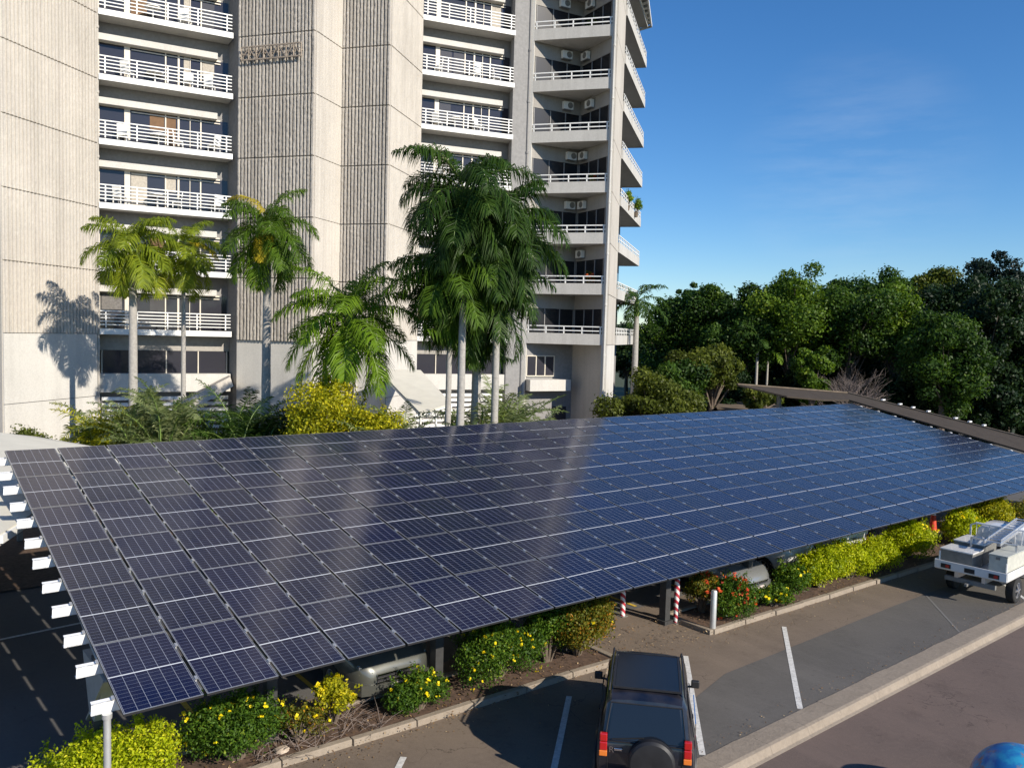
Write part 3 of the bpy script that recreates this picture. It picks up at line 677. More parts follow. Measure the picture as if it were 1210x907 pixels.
# ================================================================== SOLAR CANOPY
TILT = 0.1900245; CO = Vector((2.43, 10.38, 2.36)); SX = -.0036
e1 = Vector((math.cos(SX), 0, math.sin(SX))); e2 = Vector((0, math.cos(TILT), math.sin(TILT))); e3 = e1.cross(e2).normalized()
AC, BR, NC, NR = 1.0055, 1.70, 35, 6
RM = Matrix((e1, e2, e3)).transposed().to_4x4()
canopy = thing('solar_carport', 'long grey steel carport frame holding up the solar panels over the parked cars', 'carport', (20, 13.4, 0))
def onp(i, j, h=0): return CO+e1*(AC*i)+e2*(BR*j)+e3*h      # i columns from the left, j rows from the low edge
for j in range(NR):
    for f in (.24, .76):
        a = onp(-.25, j+f, -.115); b = onp(NC+.34, j+f, -.115)
        mb = MB()
        mb.bar(a, b, .012, .16, 0, e3)                                       # web
        for s in (-1, 1): mb.bar(a+e2*.03+e3*(.08*s-.006*s), b+e2*.03+e3*(.08*s-.006*s), .072, .012, 0, e3)
        for i in range(NC+1):                                                # clamps in the gaps
            c = onp(i, j+f, .006) if 0 < i < NC else onp(i+(.008 if i == NC else -.008), j+f, -.004)
            mb.bar(c-e2*.04, c+e2*.04, .034, .012, 1, e3); mb.bar(c-e3*.03, c-e3*.005, .02, .02, 1, e2)
        mb.build('purlin', ['purlin', 'alu'], canopy, world=True)
MT['haunch'] = simple('dull steel', (.36, .37, .36), .5, .3, .12)
MT['postm'] = simple('dark steel', (.05, .05, .05), .6, .2, .2)
colx = [2.75, 5.4, 8.8, 12.2, 15.6, 19.0, 22.4, 25.8, 29.2, 32.6, 36.2]
for X in colx:
    zt = lambda Y: CO.z+(Y-CO.y)*math.tan(TILT)+(X-CO.x)*math.tan(SX)-.235
    mb = MB()
    yl, yh = 11.0, 20.1
    for s in (-1, 1):
        mb.add([(X+s*.075, yl, zt(yl)), (X+s*.075, yh, zt(yh)), (X-s*.075, yh, zt(yh)), (X-s*.075, yl, zt(yl))], [(0, 1, 2, 3)])
    ring = lambda x: [(x, yl, zt(yl)), (x, yl, zt(yl)-.14), (x, 13.0, zt(13.0)-.48), (x, 19.2, zt(19.2)-.20), (x, yh, zt(yh)-.12), (x, yh, zt(yh))]
    mb = MB(); mb.loft([ring(X-.008), ring(X+.008)])
    for (ya, za, yb, zb) in ((yl, zt(yl)-.006, yh, zt(yh)-.006), (yl, zt(yl)-.14, 13.0, zt(13)-.48), (13.0, zt(13)-.48, 19.2, zt(19.2)-.2)):
        mb.bar((X, ya, za), (X, yb, zb), .15, .012)
    mb.build('rafter', 'steel', canopy, world=True)
    mb = MB(); mb.box((X, 13.05, zt(13.05)/2-.25), (.18, .2, zt(13.05)-.5)); mb.box((X, 13.05, .05), (.3, .3, .1))
    mb.build('post', 'postm', canopy, world=True)
    mb = MB(); mb.loft([[(X-.11, 12.90, 1.22), (X+.11, 12.90, 1.22), (X+.11, 13.2, 1.22), (X-.11, 13.2, 1.22)], [(X-.12, 12.2, 2.08), (X+.12, 12.2, 2.08), (X+.12, 13.6, 2.08), (X-.12, 13.6, 2.08)]])
    mb.bar((X-.02, 12.1, 2.12), (X-.02, 13.2, 1.15), .28, .03)
    mb.build('haunch', 'haunch', canopy, world=True)
# near left drain post
pl_ = thing('drain_pipe', 'grey steel drain pipe at the near left corner of the panel roof', 'pipe', (2.35, 10.75, .0))
mb = MB(); mb.tube([(0, 0, 0), (0, 0, 2.2)], .045, 12); mb.tube([(0, 0, 2.2), (0, 0, 2.26)], .06, 12); mb.build('pipe_shaft', 'steel', pl_, smooth=True)
# one panel, then the grid
ORD = ['first', 'second', 'third', 'fourth', 'fifth', 'sixth', 'seventh', 'eighth', 'ninth', 'tenth', 'eleventh', 'twelfth', 'thirteenth', 'fourteenth', 'fifteenth', 'sixteenth', 'seventeenth', 'eighteenth', 'nineteenth', 'twentieth',
       'twenty-first', 'twenty-second', 'twenty-third', 'twenty-fourth', 'twenty-fifth', 'twenty-sixth', 'twenty-seventh', 'twenty-eighth', 'twenty-ninth', 'thirtieth']
PW, PH = .960, 1.684
MT['blackframe'] = simple('black frame side', (.02, .02, .022), .6)
def make_panel():
    t = thing('solar_panel', 'x', 'solar panel')
    mb = MB(); fw = .013; fs = .007; th = .035
    for (c, s) in (((0, -PH/2+fw/2, -th/2), (PW, fw, th)), ((0, PH/2-fw/2, -th/2), (PW, fw, th)), ((-PW/2+fs/2, 0, -th/2), (fs, PH-2*fw, th)), ((PW/2-fs/2, 0, -th/2), (fs, PH-2*fw, th))): mb.box(c, s)
    fo = mb.build('frame', ['alu', 'blackframe'], t)
    for p_ in fo.data.polygons: p_.material_index = 0 if p_.normal.z > .5 else 1
    x, y = PW/2-fs, PH/2-fw
    g = MB().add([(-x, -y, -.004), (x, -y, -.004), (x, y, -.004), (-x, y, -.004), (-x, -y, -.012), (x, -y, -.012), (x, y, -.012), (-x, y, -.012)], [(0, 1, 2, 3), (7, 6, 5, 4), (0, 4, 5, 1), (1, 5, 6, 2), (2, 6, 7, 3), (3, 7, 4, 0)]).build('cell_sheet', 'cells', t)
    uvl = g.data.uv_layers.new(name='UVMap')
    m_ = .012
    for p in g.data.polygons:
        for li in p.loop_indices:
            v = g.data.vertices[g.data.loops[li].vertex_index].co; uvl.data[li].uv = ((v.x+x-m_)/(2*x-2*m_), (v.y+y-m_)/(2*y-2*m_))
    return t
RN = ['front row at the low edge', 'second row from the low edge', 'third row from the low edge', 'third row from the high edge', 'second row from the high edge', 'back row at the high edge']
p0 = make_panel()
for j in range(NR):
    for i in range(NC):
        t = p0 if (i, j) == (0, 0) else copy_tree(p0)
        tl = Euler((rnd.gauss(0, .003), rnd.gauss(0, .003), 0)).to_matrix().to_4x4()
        m_ = RM@tl; m_.translation = onp(i+.5, j+.5, 0); t.matrix_world = m_
        lab = (ORD[i]+' from the left end') if i <= 17 else (('last, at the right end') if i == NC-1 else ORD[NC-1-i]+' from the right end')
        if i == NC-1: lab = 'last at the right end'
        elif i > 17: lab = ORD[NC-1-i]+' from the right end'
        t['label'] = 'dark blue solar panel, '+RN[j]+', '+lab; t['group'] = 'solar panels on the carport roof'; t['category'] = 'solar panel'

# ================================================================== OTHER ROOFS
# old brown roof beyond the right end
rb = thing('brown_carport_roof', 'old weathered brown carport roof beyond the right end of the solar panels', 'roof', (41, 17, 0))
def plz(x, y, h=0): return CO.z+(y-CO.y)*math.tan(TILT)+(x-CO.x)*math.tan(SX)+h
poly = [(38.35, 9.0), (42.6, 9.0), (41.8, 14.2), (41.0, 18.6), (40.3, 22.1), (36.7, 23.35), (33.7, 24.2), (34.6, 22.0), (36.5, 21.2), (38.5, 21.0)]
mb = MB(); vs = [(x, y, plz(x, y, .0)) for x, y in poly]+[(x, y, plz(x, y, -.07)) for x, y in poly]; n = len(poly)
mb.add(vs, [tuple(range(n)), tuple(range(n, 2*n))[::-1]]+[(i, n+i, n+(i+1) % n, (i+1) % n) for i in range(n)]); mb.build('roof_sheet', 'brownroof', rb, world=True)
mb = MB()
for (a, b) in (((42.6, 9.0), (41.8, 14.2)), ((41.8, 14.2), (41.0, 18.6)), ((41.0, 18.6), (40.3, 22.1)), ((40.3, 22.1), (33.7, 24.2))): mb.bar((a[0], a[1], plz(a[0], a[1], .03)), (b[0], b[1], plz(b[0], b[1], .03)), .16, .06)
mb.build('edge_trim', 'tan', rb, world=True)
for y in (20.4, 19.6, 19.0, 18.3, 17.1, 16.5, 15.9):
    x = 41.2-(y-17.5)*.19; MB().box((x+.1, y, plz(x, y, .10)), (.28, .10, .06)).build('clip', 'purlin', rb, world=True)
mb = MB()
for x, y in ((41.5, 12), (40.6, 17), (39.6, 21.5), (35.5, 23.0)): mb.box((x, y, plz(x, y)/2-.05), (.16, .16, plz(x, y)-.1))
mb.build('post', 'dsteel', rb, world=True)
rb2 = thing('brown_shed_roof', 'low flat brown shed roof with a pale edge before the trees', 'roof', at(885, 481, 62))
c = at(885, 481, 62)
rb2.location = (c.x, c.y, 0)
mb = MB(); mb.box((0, 0, c.z), (7.5, 5, .12), .7); mb.build('roof_sheet', 'brownroof', rb2); mb = MB(); mb.box((0, 0, c.z+.1), (7.6, 5.1, .06), .7); mb.build('edge_trim', 'tan', rb2)
mb = MB(); mb.box((0, 0, c.z/2-.05), (6.8, 4.4, c.z-.1), .7); mb.build('wall', 'dsteel', rb2)
# pale roof at the left
lr = thing('pale_hip_roof', 'pale hip roof of the low shelter at the left behind the panels', 'roof', (1, 22, 0))
ez, rz_ = 3.25, 3.95
e_ = [(-9, 17.0), (1.95, 17.0), (6.6, 25.6), (6.0, 30.6), (-9, 30.6)]
R0 = (-9, 24.6); R1 = (3.4, 25.6)
vs = [(e_[0][0], e_[0][1], ez), (1.95, 17.0, ez), (6.3, 26.0, ez), (4.6, 31, ez), (-9, 31, ez), (-9, 25.5, rz_), (3.1, 26.6, rz_)]
mb = MB(); mb.add(vs, [(0, 1, 6, 5), (1, 2, 6), (2, 3, 6), (3, 4, 5, 6), (0, 5, 4)])
vs2 = [(x, y, z-.22) for x, y, z in vs[:5]]; mb.add(vs2, [(4, 3, 2, 1, 0)]); mb.add(vs[:5]+vs2, [(i, 5+i, 5+(i+1) % 5, (i+1) % 5) for i in range(5)])
mb.build('roof_sheet', 'lightroof', lr, world=True)
mb = MB()
for a, b in (((1.95, 17.0), (6.3, 26.0)), ((-9, 17), (1.95, 17)), ((6.3, 26), (4.6, 31))): mb.bar((*a, ez-.1), (*b, ez-.1), .12, .14)
mb.build('gutter', 'white', lr, world=True)
mb = MB()
for x, y in ((1.5, 17.4), (-4, 17.4), (5.6, 25.8), (4, 30), (-8, 30)): mb.box((x, y, 1.5), (.15, .15, 3.0))
mb.build('post', 'dsteel', lr, world=True)
# entrance awnings in front of the tower
aw = thing('entrance_awning', 'broad white fabric awning sloping down from the tower wall', 'awning', (22, 36, 0))
p = [at(447, 436, 41), at(497, 437, 42.5), at(533, 476, 36.5), at(497, 488, 35)]
dn = Vector((0, 0, -.07)); mb = MB(); vs = p+[q+dn for q in p]
mb.add(vs, [(0, 1, 2, 3), (7, 6, 5, 4)]+[(i, 4+i, 4+(i+1) % 4, (i+1) % 4) for i in range(4)]); mb.build('fabric', 'lightroof', aw, world=True); 
mb = MB()
for a, b in ((p[0], p[3]), (p[1], p[2]), (p[3], p[2])): mb.bar(a+dn*1.6, b+dn*1.6, .06, .06)
for q in (p[2], p[3], p[3].lerp(p[2], .5)): mb.bar(q+dn*2, Vector((q.x, q.y, 0)), .07, .07)
for i in range(9):
    q = p[3].lerp(p[2], (i+.5)/9); mb.box(q-Vector((0, 0, .16)), (.12, .12, .12))
mb.build('frame', 'white', aw, world=True)
aw2 = thing('concrete_ramp', 'grey concrete stair ramp rising to the tower behind the palms', 'ramp', (13, 38, 0))
p = [at(208, 478, 38), at(272, 445, 41), at(276, 456, 41), at(214, 492, 38)]
mb = MB(); back = (ray(240, 400)*1.6); back.z = 0; mb.add(p+[q+back for q in p], [(0, 1, 2, 3), (7, 6, 5, 4)]+[(i, 4+i, 4+(i+1) % 4, (i+1) % 4) for i in range(4)]); r_ = mb.build('ramp_slab', 'conc', aw2, world=True); recalc(r_)
mb = MB(); q = at(243, 486, 39); mb.box((q.x, q.y, q.z/2), (.3, .3, q.z)); mb.build('support', 'conc', aw2, world=True)

# ================================================================== PALMS
def palm(name_label, base, H, crown_dir=0, nf=17, L=2.7, mat='palm', seed=0, ll=.62, droop=(1.2, 2.3), el=(-.1, 1.35), tr=.17, shaft=1.1, group='palms in front of the tower', n=80, yellow=(), hang=.62, lean=(0, 0), lw=.05, shaftmat='shaft', plum=.3):
    r = np.random.default_rng(seed); t = thing('palm_tree', name_label, 'palm', base, 0, group)
    mb = MB(); zt = H-shaft; top = Vector((lean[0], lean[1], H))
    pts = []; rad = []
    for i in range(15):
        f = i/14; pts.append((lean[0]*f*f*zt/H, lean[1]*f*f*zt/H, f*zt-.05*(i == 0))); rad.append(tr*(1.28-.28*min(1, f*9)) * (1.0-.30*f)*(1+.03*math.sin(f*40)))
    mb.tube(pts, rad, 14)
    for i in range(24):
        f = (i+.5)/24; ra = tr*(1-.30*f)*1.02+.004; x, y = lean[0]*f*f*zt/H, lean[1]*f*f*zt/H; mb.tube([(x, y, f*zt), (x, y, f*zt+.02)], ra, 14, cap=False)
    mb.build('trunk', 'palmbark', t, smooth=True)
    c0 = Vector(pts[-1]); mb = MB(); mb.tube([c0, c0.lerp(top, .15), c0.lerp(top, .6), top+Vector((0, 0, .25))], [tr*.72, tr*.9, tr*.62, tr*.25], 12); mb.build('crownshaft', shaftmat, t, smooth=True)
    acc = acc_new(); st = MB()
    for i in range(nf):
        az = i*2.399+r.uniform(-.25, .25); f = (i+.5)/nf; e = el[1]+(el[0]-el[1])*f**.9+r.uniform(-.08, .08)
        dr = droop[0]+(droop[1]-droop[0])*r.random()
        frond_arrays(acc, np.array(top)+np.array([0, 0, .15-.35*f]), az, e, L*r.uniform(.88, 1.1), dr*(.8+.4*f)*(1 if e > .2 else .65), n, ll, lw, hang, tint=.25+.25*r.random()+.15*(f > .75), r=r, stem=st, plumose=plum)
    acc_mesh('fronds', acc, LM[mat], t)
    st.build('rachis', 'shaft', t)
    for (az, e, L2, dr) in yellow:
        acc = acc_new(); frond_arrays(acc, np.array(top)+np.array([0, 0, .3]), az, e, L2, dr, 50, ll*.7, lw*1.2, hang, tint=.5, r=r, plumose=.15)
        o = acc_mesh('frond', acc, LM['yellow'], t); o['label'] = 'yellow dying frond'
    return t
def gbase(x, y, depth, zg=0): p = at(x, y, depth); return (p.x, p.y, zg), p.z
RA = math.atan2(CR.y, CR.x)     # direction that is screen-right
b, z = gbase(157, 284, 33.2); palm('tall palm with smooth pale trunk and pale green crown, nearest the left wall', b, z-.25, nf=22, L=2.15, mat='palmy', seed=3, tr=.21, ll=.78, lw=.04, droop=(1.5, 2.1), el=(-.8, 1.4))
b, z = gbase(217, 292, 35.0); palm('slim palm with thin pale trunk and one orange brown hanging frond', b, z-.1, nf=17, L=2.05, mat='palmy', seed=5, tr=.12, ll=.66, lw=.038, el=(-.8, 1.4), yellow=((RA-.2, .1, 1.9, 1.2),))
b, z = gbase(316, 266, 32.5); palm('tall palm before the ribbed wall with a bright yellow new frond on top', b, z-.2, nf=22, L=2.35, mat='palmm', seed=8, tr=.21, ll=.82, lw=.04, el=(-.9, 1.4), droop=(1.4, 2.3), yellow=((RA+PI-.3, 1.25, 2.5, 1.9), (RA-1.5, -.7, 1.9, .8)))
b, z = gbase(413, 378, 30.5); palm('short broad palm with fresh bright green fronds beside the golden shrub', b, z+.1, nf=28, L=2.95, mat='palm', seed=12, tr=.2, ll=.92, lw=.046, el=(-.9, 1.4), droop=(1.2, 2.0), shaftmat='shaft')
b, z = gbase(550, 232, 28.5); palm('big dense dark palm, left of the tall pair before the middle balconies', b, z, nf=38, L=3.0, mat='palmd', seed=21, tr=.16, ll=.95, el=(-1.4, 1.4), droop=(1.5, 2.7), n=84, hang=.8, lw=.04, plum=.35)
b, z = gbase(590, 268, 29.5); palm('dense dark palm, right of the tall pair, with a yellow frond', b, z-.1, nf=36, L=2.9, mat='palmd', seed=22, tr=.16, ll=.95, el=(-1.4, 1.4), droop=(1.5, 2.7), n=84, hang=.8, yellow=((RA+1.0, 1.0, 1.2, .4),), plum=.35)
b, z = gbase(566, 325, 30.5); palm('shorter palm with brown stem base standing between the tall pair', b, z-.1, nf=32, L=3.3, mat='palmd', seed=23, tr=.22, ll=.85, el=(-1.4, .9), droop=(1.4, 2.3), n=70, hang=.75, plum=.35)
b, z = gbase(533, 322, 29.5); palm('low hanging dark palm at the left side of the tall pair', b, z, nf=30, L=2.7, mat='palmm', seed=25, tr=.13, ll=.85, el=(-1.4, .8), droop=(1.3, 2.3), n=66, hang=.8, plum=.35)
b, z = gbase(753, 352, 58); palm('slender palm alone against the sky at the right corner of the tower', b, z-.2, nf=14, L=2.9, mat='palmd', seed=31, tr=.26, ll=.7, el=(-.3, 1.2), n=32, lw=.08, group='far palms')
b, z = gbase(896, 395, 66); palm('thin far palm with a pale stem in the dark gap between trees', b, z-.2, nf=9, L=2.0, mat='tree', seed=33, tr=.14, ll=.5, n=20, lw=.09, group='far palms')
b, z = gbase(908, 408, 67); palm('small far palm leaning over the dark gap, right of the thin one', b, z-.2, nf=9, L=2.1, mat='palm', seed=34, tr=.12, ll=.55, n=20, lw=.09, group='far palms')
# low clumping palms in the bed
def clump(label, base, nst, L, mat, seed, el=(.7, 1.45), spread=.6, ll=.62, droop=(.8, 1.7), H=(.2, 1.0), n=44, lw=.042, cat='palm', group='low clumping palms', name='clumping_palm', hang=.3, plum=.3):
    r = np.random.default_rng(seed); t = thing(name, label, cat, base, 0, group); acc = acc_new(); st = MB()
    for i in range(int(nst*1.35)):
        az = r.uniform(0, 2*PI); rr = spread*math.sqrt(r.random()); a2 = r.uniform(0, 2*PI); b0 = np.array([rr*math.cos(a2), rr*math.sin(a2), r.uniform(*H)])
        frond_arrays(acc, b0, az, r.uniform(*el), L*r.uniform(.7, 1.15), r.uniform(*droop), n, ll, lw, hang, tint=.2+.5*r.random(), r=r, stem=st, plumose=plum)
        if i % 4 == 0: st.tube([(b0[0]*.6, b0[1]*.6, -.03), tuple(b0)], .03, 6)
    acc_mesh('fronds', acc, LM[mat], t); st.build('stems', 'shaft', t); return t
b, z = gbase(135, 500, 31); clump('yellow green clump of palms under the leftmost palm', b, 40, 2.5, 'croton', 41, H=(.6, 2.6), spread=.9, el=(1.0, 1.5), droop=(1.2, 2.4))
b, z = gbase(182, 500, 30); clump('tall pale green feathery palm clump between the two left trunks', b, 56, 2.5, 'silver', 42, H=(1.3, 3.3), spread=1.0, el=(1.2, 1.57), droop=(.8, 2.0), ll=.5)
b, z = gbase(110, 505, 32); clump('sparse fan palm at the foot of the left wall', b, 16, 2.0, 'silver', 43, H=(.5, 2.2), spread=.7)
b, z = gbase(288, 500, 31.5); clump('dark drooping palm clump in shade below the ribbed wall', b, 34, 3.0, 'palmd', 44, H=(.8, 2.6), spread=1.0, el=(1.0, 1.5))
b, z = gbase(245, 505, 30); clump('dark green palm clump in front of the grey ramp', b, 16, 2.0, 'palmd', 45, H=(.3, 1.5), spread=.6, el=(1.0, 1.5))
b, z = gbase(462, 500, 30.5); clump('spiky grey green palm clump right of the golden shrub', b, 50, 2.7, 'silver', 46, H=(.6, 2.4), spread=1.2, el=(1.0, 1.5))
b, z = gbase(590, 500, 31.5); clump('large arching grey green palm below the tall dark pair', b, 56, 3.4, 'silver', 47, H=(1.4, 3.0), spread=1.3, ll=.6, el=(.7, 1.45))
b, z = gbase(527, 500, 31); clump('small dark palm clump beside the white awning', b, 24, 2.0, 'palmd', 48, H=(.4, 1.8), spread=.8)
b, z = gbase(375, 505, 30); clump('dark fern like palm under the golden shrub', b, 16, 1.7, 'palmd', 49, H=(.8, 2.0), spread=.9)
# ================================================================== SHRUBS
def shrub(label, base, rx, ry, h, mat, n, leaf, seed, flowers=0, fmat='flower', group='shrubs in the planting bed', name='garden_shrub', ncl=22, crad=.42, fsize=.07, z0=.12, cat='shrub', flat=.85, shell=.6):
    r = np.random.default_rng(seed); t = thing(name, label, cat, base, 0, group)
    D = unit(r.normal(0, 1, (ncl, 3))); D[:, 2] = np.abs(D[:, 2])
    C = D*np.array([rx, ry, h*.62])*r.uniform(.45, .78, (ncl, 1))+np.array([0, 0, z0+h*.22]); R = crad*min(rx, h)*r.uniform(.65, 1.25, ncl)
    P, N, k = clump_points(C, R, n, r, shell=shell, flat=flat); ok = P[:, 2] > .06; P, N, k = P[ok], N[ok], k[ok]
    ns = int(16+rx*14); sp = []; sk = []
    for i in range(ns):
        kk_ = r.integers(0, ncl); d_ = unit(np.array([r.normal(0, .6), r.normal(0, .6), 1.1])); l_ = R[kk_]*r.uniform(1.1, 1.9); m_ = int(n/420)+5; u_ = r.random(m_)[:, None]
        sp.append(C[kk_]+d_*l_*(.5+.5*u_)+r.normal(0, leaf*.55, (m_, 3))); sk.append(np.full(m_, kk_))
    P = np.concatenate([P]+sp); N = np.concatenate([N, unit(r.normal(0, 1, (len(P)-len(N), 3)))]); k = np.concatenate([k]+sk)
    V, Fq = leaf_quads(P, N, leaf, r=r, jit=.9); ti = np.clip(r.normal(.45, .24, len(P))+(r.random(ncl)[k]-.5)*.5, 0, 1)
    np_mesh('foliage', V, Fq, np.repeat(ti, 4), LM[mat], t)
    mb = MB()
    for i in range(ncl): c = Vector(C[i]); mb.tube([(c.x*.15, c.y*.15, -.02), (c.x*.5, c.y*.5, c.z*.5), c], [.03, .018, .006], 5, cap=False)
    mb.build('stems', 'bark', t)
    if flowers:
        kk = r.integers(0, ncl, flowers); Dn = unit(r.normal(0, 1, (flowers, 3))+np.array([-.1, -.5, .6])); Q = C[kk]+Dn*(R[kk]*1.08)[:, None]
        Vs = []; 
        for s in range(5): v, q = leaf_quads(Q+r.normal(0, fsize*.3, Q.shape), Dn, fsize, aspect=.9, jit=.9, r=r); Vs.append(v)
        V = np.concatenate(Vs); np_mesh('flowers', V, np.arange(len(V)).reshape(-1, 4), np.repeat(r.random(len(V)//4), 4), LM[fmat], t)
    return t
def gb(x, y, z=.08): p = atz(x, y, z); return (p.x, p.y, z)
S = [
 ('golden yellow green hedge shrub at the foot of the drain pipe', (2.85, 12.6), 1.25, .8, 1.0, 'hedge', 15000, .055, 0, None),
 ('dark green shrub at the lower left corner of the photo', (1.15, 12.4), .6, .5, .5, 'shrub', 3500, .06, 6, 'flower'),
 ('rounded green shrub with scattered yellow flowers, right of the golden hedge', (4.75, 12.72), .85, .62, 1.15, 'shrub', 15000, .055, 55, 'flower'),
 ('thin orange and yellow leaved shrub before the dark wheel of the grey car', (6.55, 12.95), .38, .35, .85, 'croton', 2600, .06, 12, 'flower'),
 ('straggly half bare shrub with dull leaves between two fuller ones', (5.75, 12.7), .5, .45, .5, 'rust', 1300, .05, 6, 'flower'),
 ('low green shrub with yellow flowers in front of the grey car', (8.05, 12.5), .72, .45, .52, 'shrub', 9000, .055, 42, 'flower'),
 ('wide flowering shrub between the grey car and the black four wheel drive', (10.05, 12.75), 1.0, .6, 1.05, 'shrub', 12000, .058, 60, 'flower'),
 ('tall flower spike shrub rising behind the wide flowering one', (10.15, 13.05), .25, .25, 1.6, 'shrub', 2200, .055, 14, 'flower'),
 ('big shrub of green and rusty orange leaves above the black four wheel drive', (12.3, 12.7), .9, .7, 1.7, 'rust', 13000, .065, 10, 'flower'),
 ('green leafy shrub left half of the rusty orange one', (11.5, 12.8), .65, .55, 1.45, 'shrub', 6500, .065, 8, 'flower'),
 ('dark rounded shrub with red flowers beside the grey bollard', (17.2, 12.25), .72, .55, 1.05, 'shrub', 9500, .06, 60, 'redflower'),
 ('orange leaved shrub under the panel edge behind the grey bollard', (16.9, 12.9), .5, .35, 1.45, 'rust', 4500, .065, 16, 'redflower'),
 ('low loose shrub with yellow flowers by the silver car', (18.9, 12.1), .6, .4, .42, 'shrub', 4200, .07, 22, 'flower'),
 ('mid green shrub just left of the long golden hedge', (20.15, 12.35), .6, .5, .85, 'shrub', 5500, .07, 10, 'flower'),
 ('long golden green hedge shrub, left end', (21.5, 12.3), .95, .55, 1.12, 'hedge', 12000, .07, 0, None),
 ('long golden green hedge shrub, second from its left end', (23.1, 12.3), .95, .55, .98, 'hedge', 11000, .07, 0, None),
 ('long golden green hedge shrub, third from its left end', (24.6, 12.3), .9, .55, .95, 'hedge', 9500, .07, 0, None),
 ('golden hedge shrub with dark lower half behind the white work ute', (27.1, 12.5), 1.05, .7, 1.2, 'hedge', 10000, .08, 26, 'flower'),
 ('golden shrub directly above the toolboxes of the white work ute', (30.7, 12.2), 1.0, .7, 1.3, 'hedge', 8500, .085, 12, 'flower'),
 ('olive yellow shrub furthest right along the planting bed', (33.6, 12.4), 1.0, .8, 1.3, 'croton', 7000, .09, 0, None),
 ('dark bare brush at the right edge of the photo', (36.3, 12.3), 1.2, .7, .8, 'rust', 2500, .08, 0, None)]
for i, (lab, (x, y), rx, ry, h, mt, n, lf, fl, fm) in enumerate(S):
    shrub(lab, (x, y, .08), rx, ry, h, mt, int(n*1.15), lf, 100+i, fl, fm or 'flower', ncl=30 if mt == 'hedge' else 20, crad=.36 if mt == 'hedge' else .40, fsize=.055 if y < 12.9 and x < 14 else .075)
shrub('small leaf shrub in a corner of the dark driveway bed', (12.9, 13.05, .08), .35, .3, .6, 'rust', 1500, .06, 190)
# shrubs before the tower
b, z = gbase(37, 495, 34); shrub('round clipped green bush against the white wall at far left', (b[0], b[1], 0), 1.05, .9, z+.55, 'olive', 9000, .12, 200, group='bushes before the tower', name='bush', cat='bush')
b, z = gbase(388, 462, 29.5); shrub('large golden yellow shrub below the bright green palm', (b[0], b[1], .03), 2.3, 1.3, z+1.9, 'croton', 30000, .12, 201, group='bushes before the tower', name='bush', cat='bush', ncl=34, crad=.33)
b, z = gbase(443, 475, 29.5); shrub('small golden yellow shrub right of the large golden one', (b[0], b[1], .03), 1.35, .9, z+1.5, 'croton', 11000, .12, 202, group='bushes before the tower', name='bush', cat='bush')
b, z = gbase(556, 492, 30); shrub('tiny orange yellow bush at the panel edge below the arching palm', (b[0], b[1], .03), .42, .35, z+.1, 'yellow', 2200, .09, 203, group='bushes before the tower', name='bush', cat='bush')
b, z = gbase(325, 485, 30); shrub('dark green bush in shade left of the golden shrub', (b[0], b[1], .03), 1.2, .9, z+.4, 'tree', 5000, .13, 204, group='bushes before the tower', name='bush', cat='bush')
b, z = gbase(200, 512, 28); shrub('low mixed foliage bush along the panel edge at left', (b[0], b[1], .03), 1.3, .6, z-.1, 'tree', 3000, .12, 205, group='bushes before the tower', name='bush', cat='bush')

for lab_, x_, y_, dep_, rx_, mt_, sd_ in (('dark leafy bush under the slim palm against the louvres', 215, 470, 34, 1.6, 'tree', 206), ('mid green bush between the two left palm trunks', 165, 462, 34.5, 1.3, 'treelite', 207),
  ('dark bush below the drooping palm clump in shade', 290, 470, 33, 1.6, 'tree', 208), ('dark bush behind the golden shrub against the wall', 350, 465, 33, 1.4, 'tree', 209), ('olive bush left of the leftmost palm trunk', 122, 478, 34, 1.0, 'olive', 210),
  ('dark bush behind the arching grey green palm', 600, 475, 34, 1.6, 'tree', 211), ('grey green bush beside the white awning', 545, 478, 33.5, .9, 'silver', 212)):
    b, z = gbase(x_, y_, dep_); shrub(lab_, (b[0], b[1], .03), rx_, .9, z+.7, mt_, 6500, .14, sd_, group='bushes before the tower', name='bush', cat='bush', ncl=26, crad=.36)
